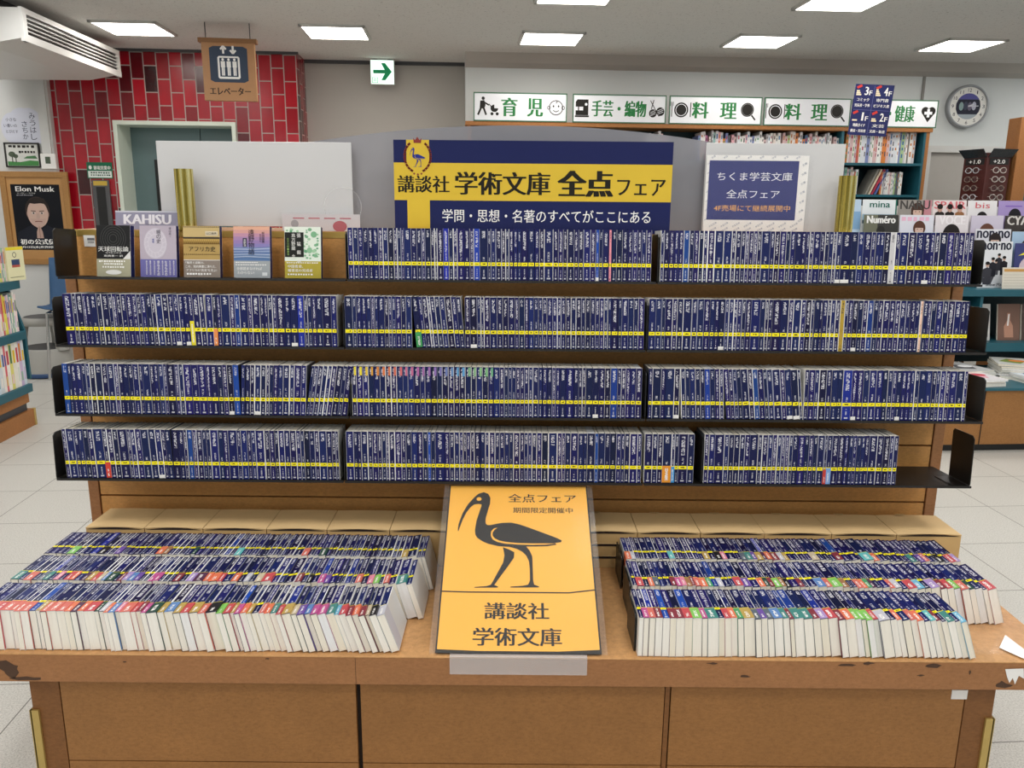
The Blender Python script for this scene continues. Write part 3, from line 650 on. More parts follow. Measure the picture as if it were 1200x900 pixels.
# ------------------------------------------------------------------ face-out paperbacks on the top shelf
def faceout(px0, px1, yaw, label, draw, h=.150, th=.02):
    x0, x1 = rx(0, px0), rx(0, px1); w = .107
    M = rowM(0) @ Matrix.Translation(((x0 + x1) / 2, .02, .0005)) @ Matrix.Rotation(R(yaw), 4, 'Z') @ Matrix.Rotation(R(-5), 4, 'X')
    o = mk('face_out_paperback', MB().box(-w / 2, 0, 0, w / 2, .0007, h, WHITE).box(-w / 2, th - .0007, 0, w / 2, th, h, WHITE).box(w / 2 - .0012, .0007, 0, w / 2, th - .0007, h, NAVYP), None, M)
    tag(o, label, 'book', 'face-out paperbacks on the top shelf')
    f = MB(); b = MB(); draw(f, b, w / 2, h); mk('front_cover', f, o); mk('paper_band', b, o)
    mk('page_block', MB().box(-w / 2 + .001, .0008, .001, w / 2 - .0013, th - .0008, h - .001, PAGES), o)
def dash(m, x0, x1, z, h, l, c, n=7, seed=1):
    r_ = random.Random(seed); x = x0; s = (x1 - x0) / n
    for i in range(n): m.rect(x, z - h / 2 * r_.uniform(.6, 1), x + s * r_.uniform(.55, .85), z + h / 2, l, c); x += s
def d1_(f, b, w, h):
    k = P('1b1b1c'); f.rect(-w, .052, w, h, 1, k)
    for r_ in (.012, .019, .026, .033, .04): f.ring(0, h - .038, r_, r_ - .0008, 2, P('5a5a58'), 36)
    f.text('天球回転論', 0, .081, .096, .015, 2, P('e8e8e4'), .01); f.text('コペルニクス', 0, .07, .05, .005, 2, WHITE); f.text('高橋憲一 訳', 0, .061, .06, .006, 2, WHITE)
    f.flat([(w, .052), (w, .076), (.03, .052)], 2, P('dcdcd8'))
    b.rect(-w, 0, w, .052, 2, P('a9a68c')); dash(b, -.046, .04, .045, .005, 3, WHITE, 11, 2); dash(b, -.03, .03, .037, .005, 3, WHITE, 9, 3); dash(b, -.035, .035, .028, .005, 3, WHITE, 9, 4); b.ell(0, .013, .025, .007, 3, P('e6e6e2'))
def d2_(f, b, w, h):
    f.rect(-w, .052, w, h, 1, P('b9aebb')); f.ell(-.008, .098, .034, .045, 1.6, P('cbc4cf'), 40); f.ring(-.008, .098, .031, .0304, 2, P('e6e2e8'), 36, 1.3); f.ring(-.008, .098, .021, .0204, 2, P('e6e2e8'), 36, 1.3)
    for a in range(0, 360, 24): f.stroke([(-.008 + .021 * math.cos(R(a)), .098 + .027 * math.sin(R(a))), (-.008 + .031 * math.cos(R(a + 9)), .098 + .04 * math.sin(R(a + 9)))], .0007, 2, P('e6e2e8'))
    f.vtext('鏡の史', .002, .139, .014, 3, P('46404e'), 0, .98); f.vtext('増補', -.014, .112, .006, 3, P('4450a0'), .02); f.vtext('樺山紘一', .036, .146, .0075, 3, P('5a5060'))
    b.rect(-w, 0, w, .052, 2, P('6d6aa6'))
    for i, x in enumerate((.045, .034, .022, .012, .000, -.012, -.024, -.035)):
        s_ = .0085 if i in (2, 4) else .005; b.vtext('風景なるものの姿をたどる'[i % 3:][:5 if s_ > .006 else 8], x, .048, s_, 3, WHITE, .02)
def d3_(f, b, w, h):
    f.rect(-w, .052, w, h, 1, P('b7995c')); f.rect(-w, .118, w, h, 2, P('c9b079')); f.rect(-w, .113, w, .118, 2, P('3a332c')); f.rect(-w, .097, w, .113, 2, P('a58544'))
    for i in range(18):
        x = -w + .003 + i * .006; f.flat([(x - .003, .098), (x, .104), (x + .003, .098)], 3, P('6a4e22')); f.flat([(x - .003, .146), (x, .149), (x + .003, .146)], 3, P('4a3718')); f.flat([(x - .003, .111), (x, .105), (x + .003, .111)], 3, P('c9a860')); f.flat([(x - .002, .066), (x, .07), (x + .002, .066)], 3, P('4a3718'))
    f.rect(.012, .122, .049, .135, 3, P('d9ccb0')); f.text('山口昌男', .03, .1285, .03, .007, 4, INK); f.text('アフリカ史', .002, .083, .078, .015, 3, INK, .012)
    b.rect(-w, 0, w, .05, 2, P('8d8177')); b.text('「偏見と誤解の、', -.02, .043, .055, .007, 3, WHITE, .01); b.text('この、知的興奮に満ちた、', -.003, .032, .09, .008, 3, WHITE, .01); b.text('アフリカの"真実"を見よ!', -.001, .021, .09, .008, 3, WHITE, .01); dash(b, -.045, .03, .01, .006, 3, WHITE, 9, 5)
def d4_(f, b, w, h):
    for i, c in enumerate(('5e7ca8', '7d93b8', '6d84b4', '8a98c4', '8c82ba', '9a80b4', 'ab88b0', 'c291a8', 'd6a098', 'e2ae94')): f.rect(-w, .05 + i * .01, w, .06 + i * .01, 1, P(c))
    for i in range(9): f.stroke([(-w, .056 + i * .004), (-.02 + i * .003, .059 + i * .0035), (w, .055 + i * .0045)], .0009, 2, P('dfe6ee' if i % 2 else '4f6c98'))
    f.vtext('遠野物語', -.001, .142, .019, 3, INK, 0, .98); f.flat([(-.026, .09), (-.014, .09), (-.014, .116), (-.026, .116)], 2.4, P('3a3750')); f.vtext('全訳注', -.02, .114, .0075, 3, WHITE, .01, 1.0); f.vtext('柳田国男', .034, .135, .008, 3, INK); f.vtext('新谷尚紀', .026, .128, .0055, 3, INK)
    b.rect(-w, 0, w, .05, 2, P('a2a8ac')); dash(b, -.048, .02, .045, .003, 3, WHITE, 10, 6); dash(b, -.048, .045, .038, .003, 3, WHITE, 13, 7); b.text('全部読まなければ', -.008, .027, .075, .009, 3, WHITE, .01); b.text('わからない!', -.018, .015, .05, .009, 3, WHITE, .01); b.rect(.03, .006, .045, .016, 3, P('d8dcde'))
def d5_(f, b, w, h):
    f.rect(-w, .05, w, h, 1, P('e6efe2')); r_ = random.Random(5)
    for i in range(75):
        x, z = r_.uniform(-w + .006, w - .006), r_.uniform(.056, h - .006); s_ = r_.uniform(.002, .006); a = r_.uniform(0, 6)
        f.ell(x, z, s_, s_ * .8, 1.4 + i * .01, P(r_.choice(('7fb48c', '8fbf98', 'a5cda8', '69a57c'))), 9)
    f.ell(.033, .128, .009, .009, 2.5, P('7fb48c'), 16); f.ell(.02, .082, .008, .009, 2.5, P('8fbf98'), 16)
    f.rect(-w + .001, .062, .003, .134, 3, P('1d1f1c')); f.vtext('張 猛 龍 碑', -.011, .131, .0125, 4, WHITE, .01, .98); f.vtext('真方野龍 主', -.027, .131, .0125, 4, P('e6e6e0'), .01, .98); f.vtext('全文注解・書道', -.043, .118, .007, 4, P('8fae60'))
    b.rect(-w, 0, w, .05, 2, P('b3a33c')); dash(b, -.048, .046, .045, .003, 3, WHITE, 14, 8); b.text('中国書道、', -.022, .035, .045, .009, 3, WHITE, .01); b.text('楷書道の完成者', -.008, .023, .073, .009, 3, WHITE, .01); dash(b, -.045, .03, .011, .005, 3, WHITE, 10, 9)
faceout(107, 154, -7, 'black face-out paperback with concentric circles and beige band on the top shelf', d1_)
faceout(160, 207, 0, 'pale lavender face-out paperback with round emblem and violet band on the top shelf', d2_)
faceout(212, 257, 0, 'tan patterned face-out paperback with zigzag stripes and grey band on the top shelf', d3_)
faceout(272, 315, 0, 'sunset-coloured face-out paperback with sea waves and grey band on the top shelf', d4_)
faceout(332, 375, 0, 'white and green leafy face-out paperback with black title panel on the top shelf', d5_)
m = MB().box(-.017, 0, 0, .017, .0012, .034, WHITE); m.rect(-.006, .019, .016, .026, 1, P('77777a'))
for i in range(9): m.rect(-.005 + i * .0022, .01, -.004 + i * .0022, .017, 1, INK)
p = atY(105.5, 289, BY - .004); tag(mk('price_label', m, None, WM(p.x, p.y, p.z)), 'small white barcode label on the shelving behind the black face-out book', 'label')

# ------------------------------------------------------------------ on top of the shelving
TOPZ = TZ + .995
def panelM(px0, y0, px1, y1, D): c, w, z, h = quadY(px0, y0, px1, y1, D); return c, w, h + z - TOPZ, WM(c, D, TOPZ)
for nm, p0, p1 in (('left', 207, 228), ('right', 981, 1001)):
    c, w, h, M = panelM(p0, 198 if nm == 'left' else 206, p1, 272, 2.50)
    t = thing('brass_post', f'ribbed brass post standing before the {nm} white panel', 'post', M, 'brass posts on top of the shelving')
    pr = []
    for k in range(28):
        a = 2 * math.pi * k / 28; r_ = w / 2 * (1.0 if k % 2 else .93); pr.append((r_ * math.cos(a), r_ * math.sin(a)))
    v = [(x, y, z_) for z_ in (0, h) for x, y in pr]
    mk('tube', MB().add(v, [(i, (i + 1) % 28, 28 + (i + 1) % 28, 28 + i) for i in range(28)] + [tuple(range(28, 56)), tuple(range(27, -1, -1))], BRASS), t)
    mk('foot_ring', MB().lathe([(w * .52, 0), (w * .62, 0), (w * .62, .006), (w * .52, .008)], BRASS, 24), t)
PANEL = PM('d4d4d4', .3, .02, 5)
c, w, h, M = panelM(187, 166, 413, 276, 2.56)
t = thing('white_panel', 'blank white display panel behind the brass post above the face-out books', 'panel', M)
mk('panel_sheet', MB().box(-w / 2, 0, .012, w / 2, .004, h, PANEL), t, None, .001)
m = MB()
for s in (-.8, .8): m.box(s * w / 2 - .03, -.01, 0, s * w / 2 + .03, .02, .012, ACRYL)
mk('foot', m, t)
c2, w2, h2, M2 = panelM(408, 190, 424, 252, 2.552)
tag(mk('clear_disc', MB().prism([(-.04 + .058 * math.cos(R(a)), .075 + .058 * math.sin(R(a))) for a in range(0, 360, 10)], 0, .002, ACRYL).lathe([(.0575, 0), (.059, 0), (.059, .002), (.0575, .002)], FROST, 40, (-.04, 0, .075), 'Y'), None, M2), 'round clear plastic disc peeping out beside the blank white panel', 'disc')
c, w, h, M = panelM(825, 168, 987, 271, 2.56)
t = thing('white_panel', 'white display panel behind the navy notice above the right bay', 'panel', M)
mk('panel_sheet', MB().box(-w / 2, 0, .0, w / 2, .004, h, PANEL), t, None, .001)
# notice on it
c, w, h, M = panelM(826, 182, 945, 272, 2.545)
t = thing('notice', 'navy notice with white Japanese writing and patterned white margin on the right panel', 'notice', M)
m = MB().box(-w / 2, 0, 0, w / 2, .001, h, WHITE); ng = P('8c93a8')
for i in range(8):
    for z in (.014, .03): m.M = Matrix.Translation((-w / 2 + .03 + i * .036, 0, z)) @ Matrix.Rotation(R(-32), 4, 'Y'); m.text('学芸文庫', 0, 0, .026, .006, 1, ng)
    m.M = Matrix.Translation((-w / 2 + .02 + i * .037, 0, h - .006)) @ Matrix.Rotation(R(-32), 4, 'Y'); m.text('学芸', 0, 0, .014, .006, 1, ng)
for i in range(7):
    for x, s_ in ((w / 2 - .013, 1), (-w / 2 + .006, .5)): m.M = Matrix.Translation((x, 0, .045 + i * .028)) @ Matrix.Rotation(R(-32), 4, 'Y'); m.text('文庫', 0, 0, .016 * s_, .007 * s_, 1, ng)
m.M = None; x0, x1, z0, z1 = -w / 2 + .009, w / 2 - .030, .045, h - .016; mx = (x0 + x1) / 2; k = x1 - x0
NAVN = P('333976')
m.rect(x0, z0, x1, z1, 2, NAVN); m.text('ちくま学芸文庫', mx + .004, z0 + (z1 - z0) * .735, k * .84, .026, 3, P('eceef4')); m.text('全点フェア', mx + .002, z0 + (z1 - z0) * .44, k * .60, .026, 3, P('eceef4')); m.text('4F売場にて継続展開中', mx + .002, z0 + (z1 - z0) * .2, k * .86, .019, 3, P('f0b468'))
mk('printed_sheet', m, t); mk('clear_sleeve', MB().box(-w / 2 - .004, -.0045, -.0, w / 2 + .012, -.003, h + .003, ACRYL), t)
# banner
c, w, h, M = panelM(462, 165, 787, 274, 2.50)
t = thing('fair_banner', 'navy and yellow banner with bird crest and large Japanese writing above the middle bay', 'banner', M)
m = MB().box(-w / 2, 0, 0, w / 2, .003, h, NAVYP)
Z = lambda py: h * (274 - py) / 109.0
Xp = lambda px: -w / 2 + w * (px - 462) / 325.0
m.rect(-w / 2, Z(235.5), w / 2, Z(191.5), 1, YELP); m.rect(Xp(477), 0, Xp(503.5), h, 1.5, YELP)
cx_, cz_ = Xp(490), Z(183.5)
bird(m, cx_ + .004, cz_ - .064, .158, 3, BLUEI, YELP)
for sx in (-1, 1):
    for a in range(-62, 63, 14):
        x, z = cx_ + sx * .039 * math.cos(R(a)), cz_ + .046 * math.sin(R(a)) - .002
        m.M = Matrix.Translation((x, 0, z)) @ Matrix.Rotation(R(sx * (90 - a * 1.0) + sx * 32), 4, 'Y'); m.ell(0, 0, .0058, .0024, 3, RUST, 10); m.M = Matrix.Translation((x, 0, z)) @ Matrix.Rotation(R(sx * (90 - a) - sx * 32), 4, 'Y'); m.ell(0, .0, .0058, .0024, 3, RUST, 10)
m.M = None
for s in (-1, 0, 1): m.ell(cx_ + s * .011, cz_ - .052 - (.002 if s == 0 else 0), .0032, .0032, 3, RUST, 6)
m.flat([(cx_ - .011, cz_ + .037), (cx_ + .011, cz_ + .037), (cx_ + .0125, cz_ + .052), (cx_ + .007, cz_ + .045), (cx_, cz_ + .055), (cx_ - .007, cz_ + .045), (cx_ - .0125, cz_ + .052)], 3, RUST)
BI = P('1f1c14')
for s_, a_, b_, ph, bo, cz in (('講談社', 466, 527, 20, .012, 216.5), ('学術文庫', 533, 645, 27, .016, 215), ('全点', 653, 719, 31, .03, 214.5), ('フェア', 723, 780, 19, .012, 218.5)):
    m.text(s_, (Xp(a_) + Xp(b_)) / 2, Z(cz), Xp(b_) - Xp(a_), h * ph / 109, 2.2, BI, bo * 2.2)
m.text('学問・思想・名著のすべてがここにある', (Xp(518) + Xp(764)) / 2, Z(253.5), Xp(764) - Xp(518), h * 15.5 / 109, 2, P('f2f2f2'), .006)
mk('printed_board', m, t)
mk('sleeve_clip', MB().box(-.06, -.002, .003, .11, .0, .012, FROST), t)
# arched acrylic screen behind
c, w, h, M = panelM(330, 147, 900, 272, 2.60)
t = thing('arched_screen', 'large grey acrylic screen with arched top behind the banner', 'screen', M)
pts = [(-w / 2, 0), (w / 2, 0)] + [(w / 2 * s, h - (.072 if s < 0 else .078) * abs(s) ** 2.0) for s in [1 - k / 16 for k in range(33)]]
mk('screen_sheet', MB().prism(pts, 0, .004, HAZY), t)  # sheet mostly grey, partly see-through
mk('screen_foot', MB().box(-w / 2 + .05, -.012, 0, w / 2 - .05, 0, .01, ACRYL).box(-w / 2 + .05, .004, 0, w / 2 - .05, .016, .01, ACRYL), t)
# signs lying against the panels at the left
c, w, h, M = panelM(135, 247, 213, 276, 2.53)
t = thing('letter_sign', 'grey lavender sign with white block capitals behind the black face-out book', 'sign', M @ Matrix.Rotation(R(-8), 4, 'X'))
m = MB().box(-w / 2, 0, 0, w / 2, .004, h, PM('8f8ea6', .4, .03)); m.rect(-w / 2, h - .005, w / 2, h, 1, P('c9cad6')); m.text('KAHISU', -.004, h * .55, w * .72, .030, 1, P('e6e6ee'), .07); m.text('リーフ', .01, h * .28, .035, .006, 1, P('3c3c44'))
mk('sign_board', m, t); mk('prop', MB().box(-.01, .004, 0, .01, .02, h * .8, ACRYL), t)
c, w, h, M = panelM(331, 251, 422, 277, 2.545)
t = thing('pale_card', 'pale card with a red spot in a clear holder below the blank white panel', 'card', M)
m = MB().box(-w / 2, 0, 0, w / 2, .002, h, PM('d5d1d4', .4, .03)); m.ell(w * .24, h * .28, .022, .017, 1, P('b8606a')); m.ell(-w * .34, h * .42, .012, .012, 1, P('a8a6aa'))
for i in range(4): m.rect(-w * .36 + i * w * .2, h * .72, -w * .36 + i * w * .2 + .035, h * .79, 1, P('c06a78'))
mk('card', m, t); mk('clear_holder', MB().box(-w / 2 - .004, -.004, 0, w / 2 + .006, -.003, h + .004, ACRYL), t)
# clear sheets on the right of the table
m = MB().box(0, 0, 0, .20, .36, .0025, ACRYL)
t = thing('acrylic_sheet', 'clear acrylic sheet lying at the right end of the table', 'acrylic sheet', WM(1.16, 1.80, TZ + .0005))
mk('sheet', m, t)
mk('reflection_strip', MB(WM(1.16, 1.80, TZ + .0005).inverted()).add([tuple(atZ(x_, y_, TZ + .004)) for x_, y_ in ((1171, 759), (1200, 772), (1206, 765), (1178, 744))], [(0, 1, 2, 3)], MILKY), t, None, 0, False, 'white strip standing in for a reflection on the acrylic')  # white wedge added as the reflection on the acrylic sheet

# ------------------------------------------------------------------ back wall: book case with its signs
rb = random.Random(77)
GREENI = P('2f7a44'); SIGNW = PM('e8e9ee', .4, .02)
BV = 7.22
def U(px, py, V): return atV(px, py, V).x
def Zv(px, py, V): return atV(px, py, V).z
bl, br_ = U(548, 150, BV), U(1090, 155, BV)
topz = Zv(820, 146, BV)
t = thing('bookcase', 'tall dark green bookcase with wooden side and top below the subject signs', 'bookcase', RM(0, BV))
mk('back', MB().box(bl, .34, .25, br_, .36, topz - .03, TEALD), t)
mk('top', MB().box(bl - .02, -.01, topz - .035, br_ + .02, .38, topz, WOOD), t, None, .003)
mk('side_panel', MB().box(br_ - .03, 0, 0, br_, .36, topz - .035, WOOD), t); mk('side_panel', MB().box(bl, 0, 0, bl + .03, .36, topz - .035, WOOD), t)
mk('side_lining', MB().box(br_ - .05, .002, .25, br_ - .0301, .34, topz - .035, TEAL), t)
mk('partition', MB().box(U(987, 170, BV) - .012, .002, .25, U(987, 170, BV) + .012, .34, topz - .035, TEAL), t)
mk('base', MB().box(bl + .03, .01, 0, br_ - .03, .34, .25, WOOD), t)
z1, z2, z3 = Zv(1030, 191, BV), Zv(1030, 228, BV), .9
for z in (z1, z2, z3, .55): mk('shelf', MB().box(bl + .03, .004, z - .022, br_ - .05, .34, z, TEAL), t)
cols = 'e9e6e2 e4dfe0 d9d4d6 f0eeea c9c6ca e6d8d0 dcdfe4 e8e4da d8b8b8 c25a4a 4a6a8c d2c860 8fb4b0 e0a8b0 7c88b8 e8ecef 5c5a60 d8803c a8c48c c878a0'.split()
def casebook(u, z, th, h, lean, k, group, place):
    c = cols[min(int(rb.random() ** 1.7 * len(cols)), len(cols) - 1)]; M = RM(u, BV + .05, z, 0) @ Matrix.Rotation(R(-lean), 4, 'Y')
    m = MB().box(0, 0, 0, th, .006, h, PM(c, .4, .08, 30)).box(0, .006, 0, .001, .19, h, PM(c, .4, .08, 30)).box(th - .001, .006, 0, th, .19, h, PM(c, .4, .08, 30))
    n_ = rb.randint(2, 4); ic = P(rb.choice(('5a5a60', 'b0445a', '3f6fa0', 'c07838', '4c8c5c', '303038')))
    for i in range(n_):
        zz = h * (.9 - .8 * i / n_); m.rect(th * .28, zz - h * rb.uniform(.06, .16), th * .72, zz, 1, ic)
    o = mk('cookery_book', m, None, M); mk('page_block', MB().box(.001, .0065, .002, th - .001, .188, h - .003, PAGES), o)
    word = {'e9': 'white', 'e4': 'pale', 'd9': 'greyish', 'f0': 'white', 'c9': 'grey', 'e6': 'cream', 'dc': 'pale blue', 'e8': 'ivory', 'd8b8b8': 'pink', 'c25a4a': 'red', '4a6a8c': 'blue', 'd2c860': 'yellow', '8fb4b0': 'grey-green', 'e0a8b0': 'rose', '7c88b8': 'periwinkle', '5c5a60': 'charcoal', 'd8803c': 'orange', 'a8c48c': 'light green', 'c878a0': 'magenta'}
    w_ = word.get(c) or word.get(c[:2], 'white'); tag(o, f'{w_} spined book, {nth(k)} from left {place}', 'book', group)
def row(px0, px1, z, hmin, hmax, leanf, place, group, tmin=.012, tmax=.026):
    u, u1, k, prev = U(px0, 170, BV + .05), U(px1, 170, BV + .05), 0, 0
    while True:
        th, h, a = rb.uniform(tmin, tmax), rb.uniform(hmin, hmax), leanf()
        a = max(a, prev) if prev < 0 else a
        g = .0; w = th / math.cos(R(a)) + .0012
        if u + w > u1: break
        k += 1
        if a < 0: casebook(u + w - th, z + th * math.sin(R(-a)) * 0, th, h, 0, k, group, place)
        else: casebook(u, z, th, h, 0, k, group, place)
        u += w + (rb.uniform(.004, .02) if rb.random() < .12 else 0)
row(757, 783, z1, .20, .25, lambda: 0, 'on upper bookcase shelf beside the arched screen', 'books on the upper shelf of the back bookcase')
row(818, 984, z1, .19, .27, lambda: 0, 'on upper bookcase shelf above the white panel', 'books on the upper shelf of the back bookcase')
row(991, 1074, z1, .25, .29, lambda: 0, 'on upper bookcase shelf behind the floor guide', 'books on the upper shelf of the back bookcase', .014, .03)
row(990, 1012, z2, .20, .25, lambda: 0, 'on lower bookcase shelf before the slanting books', 'books on the lower shelf of the back bookcase')
row(1036, 1063, z2, .19, .205, lambda: 0, 'on lower bookcase shelf after the slanting books', 'books on the lower shelf of the back bookcase', .012, .016)
for k, c in enumerate(('8f8c84', 'd8c8b0', 'b03a50', '5a6aa8')):
    uu = U(1014 + k * 3.6, 222, BV + .05); M = RM(uu, BV + .05, z2 + .001) @ Matrix.Rotation(R(24), 4, 'Y')
    o = mk('slanting_book', MB().box(0, 0, 0, .016, .19, .245, PM(c, .4, .1, 30)), None, M); mk('page_block', MB().box(.0015, .002, .245, .0145, .188, .2462, PAGES), o)
    tag(o, ('grey', 'cream', 'crimson', 'blue') [k] + ' book slanting to the right on the lower shelf of the back bookcase', 'book', 'slanting books on the back bookcase')

def sign(px0, px1, label, draw):
    c, w, z, h = quadV(px0, 116, px1, 143, BV)
    t = thing('subject_sign', label, 'sign', RM(c, BV - .012, topz + .0005), 'green framed subject signs on the bookcase'); h = .235
    m = MB().box(-w / 2, 0, 0, w / 2, .012, h, SIGNW); draw(m, w, h); mk('sign_board', m, t)
    mk('frame', MB().box(-w / 2 - .008, -.003, 0, w / 2 + .008, .014, .009, PM('3d6a4e', .4)).box(-w / 2 - .008, -.003, h - .009, w / 2 + .008, .014, h, PM('3d6a4e', .4)).box(-w / 2 - .008, -.003, .009, -w / 2, .014, h - .009, PM('3d6a4e', .4)).box(w / 2, -.003, .009, w / 2 + .008, .014, h - .009, PM('3d6a4e', .4)), t)
def s1(m, w, h):
    x = -w * .38; m.ell(x - .02, .185, .014, .014, 2, INK, 14); m.flat([(x - .045, .165), (x - .01, .17), (x + .0, .13), (x - .012, .10), (x - .05, .105)], 2, INK)
    m.stroke([(x - .015, .155), (x + .03, .13)], .012, 2, INK); m.stroke([(x - .015, .105), (x + .005, .05)], .016, 2, INK); m.stroke([(x - .04, .105), (x - .065, .05)], .016, 2, INK)
    m.stroke([(x + .03, .14), (x + .05, .115)], .006, 2, INK); m.ell(x + .075, .105, .032, .03, 2, INK, 16, 90, 270); m.ell(x + .08, .105, .028, .03, 2.2, INK, 12, 180, 360)
    for d in (.055, .1): m.ell(x + d, .06, .013, .013, 2, INK, 14)
    m.text('育', -w * .12, h / 2, .14, .15, 2, GREENI, .04); m.text('児', w * .16, h / 2, .14, .15, 2, GREENI, .04)
    m.ring(w * .39, h / 2, .062, .055, 2, INK, 24)
    for s in (-1, 1): m.ell(w * .39 + s * .022, h / 2 + .012, .007, .009, 2, INK, 10); m.ring(w * .39 + s * .062, h / 2, .016, .011, 2, INK, 12)
    m.stroke([(w * .39 - .025, h / 2 - .022), (w * .39, h / 2 - .034), (w * .39 + .025, h / 2 - .022)], .006, 2, INK); m.stroke([(w * .39, h / 2 + .06), (w * .39 + .012, h / 2 + .045), (w * .39 - .004, h / 2 + .038)], .005, 2, INK)
def s2(m, w, h):
    x = -w * .41; m.flat([(x - .055, .06), (x + .055, .06), (x + .055, .19), (x - .04, .19), (x - .055, .17), (x - .055, .13), (x + .01, .13), (x + .01, .10), (x - .055, .10)], 2, INK); m.stroke([(x - .03, .13), (x - .03, .1)], .01, 2, INK); m.ell(x + .035, .15, .012, .012, 3, SIGNW, 12); m.rect(x - .06, .045, x + .062, .058, 2, INK)
    m.text('手芸・編物', -.005, h / 2, w * .6, .135, 2, GREENI, .03)
    x = w * .41
    for a, b_, r_ in ((-.035, .085, .034), (.03, .10, .036)):
        m.ell(x + a, b_, r_, r_, 2 + a, INK, 22)
        for k in (-.4, 0, .4): m.stroke([(x + a - r_ * .7, b_ + k * r_ - .008), (x + a + r_ * .7, b_ + k * r_ + .012)], .0035, 3, SIGNW)
    m.stroke([(x - .06, .19), (x + .02, .06)], .006, 4, INK); m.stroke([(x - .03, .195), (x - .05, .12)], .006, 4, INK)
def s3(m, w, h):
    x = -w * .38; m.ell(x, h / 2, .062, .062, 2, INK, 28); m.ring(x, h / 2, .05, .045, 3, SIGNW, 28)
    m.stroke([(x + .083, .06), (x + .083, .18)], .008, 2, INK); m.stroke([(x - .083, .06), (x - .083, .18)], .007, 2, INK)
    for d in (-.012, 0, .012): m.stroke([(x - .083 + d, .15), (x - .083 + d, .185)], .004, 2, INK)
    m.text('料', -w * .17, h / 2, .15, .135, 2, GREENI, .04); m.text('理', w * .14, h / 2, .15, .135, 2, GREENI, .04)
    x = w * .35; m.ell(x, h / 2 + .01, .058, .058, 2, INK, 28); m.ring(x, h / 2 + .01, .05, .047, 3, PM('8a8a8a', .4), 28); m.stroke([(x + .04, h / 2 - .035), (x + .075, h / 2 - .075)], .013, 2, INK)
def s5(m, w, h):
    m.text('料理・健康', -w * .06, h / 2, w * .60, .14, 2, GREENI, .03); x = w * .40; z = h / 2
    m.ell(x - .03, z + .025, .035, .035, 2, INK, 20); m.ell(x + .03, z + .025, .035, .035, 2.2, INK, 20); m.flat([(x - .062, z + .012), (x + .062, z + .012), (x, z - .07)], 2.4, INK); m.rect(x - .012, z - .028, x + .012, z + .044, 3, SIGNW); m.rect(x - .036, z - .004, x + .036, z + .02, 3.2, SIGNW)
sign(556, 663, 'white sign with a pram icon, first of the signs on the bookcase', s1)
sign(672, 779, 'white sign with a sewing machine icon on the bookcase', s2)
sign(785, 891, 'white sign with plate and pan icons directly above the right white panel', s3)
sign(896, 995, 'white sign with plate and pan icons directly beside the hanging floor guide', s3)
sign(999, 1097, 'white sign with a black heart icon at the end of the bookcase', s5)

# exit sign, clock, hanging guides
c, w, z, h = quadV(434, 70, 462, 99, 7.9)
t = thing('exit_sign', 'white ceiling sign with a green arrow before the grey wall recess', 'sign', RM(c, 7.9, z))
EXITW = glow('exit_sign_panel', 'e6fff2', .55); EXITG = P('28b878')
mk('housing', MB().box(-w / 2, .003, 0, w / 2, .06, h, GREYL), t, None, .004); mk('ceiling_mount', MB().box(-.05, .015, h, .05, .045, CEIL - z, GREYL), t)
m = MB().rect(-w / 2 + .004, .004, w / 2 - .004, h - .004, 0, EXITW); cz = h * .52
m.flat([(-w * .38, cz - .016), (w * .1, cz - .016), (-.01 * 1, cz - .075), (w * .12, cz - .075), (w * .4, cz), (w * .12, cz + .075), (-.01, cz + .075), (w * .1, cz + .016), (-w * .38, cz + .016)], 1, EXITG)
m.text('回', -w * .31, h * .17, .055, .05, 1, EXITG); mk('sign_face', m, t)

c, w, z, h = quadV(1111, 99, 1158, 150, 7.6); rr = h / 2
t = thing('wall_clock', 'round grey-rimmed wall clock with a dark picture in its dial', 'clock', RM(c, 7.60, z + rr, R(-4)))
mk('rim', MB().lathe([(rr * .89, .0), (rr * .915, -.014), (rr * .97, -.014), (rr, -.004), (rr, .05), (0, .05)], PM('9ea2a6', .3, .05, 20, .3), 48, axis='Y'), t, None, 0, True)
m = MB().ell(0, 0, rr * .9, rr * .9, -1.5, PM('e9e8e2', .4, .02), 48)
for k in range(1, 13):
    a = R(90 - 30 * k); m.text(str(k), rr * .745 * math.cos(a), rr * .745 * math.sin(a), rr * (.17 if k > 9 else .11), rr * .16, 0, P('2c2a38'))
def seg(a0, a1, l, c):
    m.flat([(rr * .6 * math.cos(R(a0 + (a1 - a0) * k / 14)), rr * .6 * math.sin(R(a0 + (a1 - a0) * k / 14))) for k in range(15)], l, c)
seg(0, 360 * 14 / 15, -1, P('2a2c3c')); seg(32, 148, -.5, P('5a5a9c')); seg(218, 322, -.5, P('a9b4bc'))
for x, z_, c_ in ((-.33, 0, '8fa8a8'), (-.12, .02, '44485c'), (.08, .0, '6a6478'), (.28, .02, 'b4b6c8')): m.ell(rr * x, rr * z_, rr * .11, rr * .2, -.3, P(c_), 14)
m.stroke([(0, 0), (rr * .28, rr * .1)], .012, .6, P('d0d0d8')); m.stroke([(0, 0), (rr * .5, rr * .02)], .007, .8, P('d0d0d8')); mk('dial', m, t)

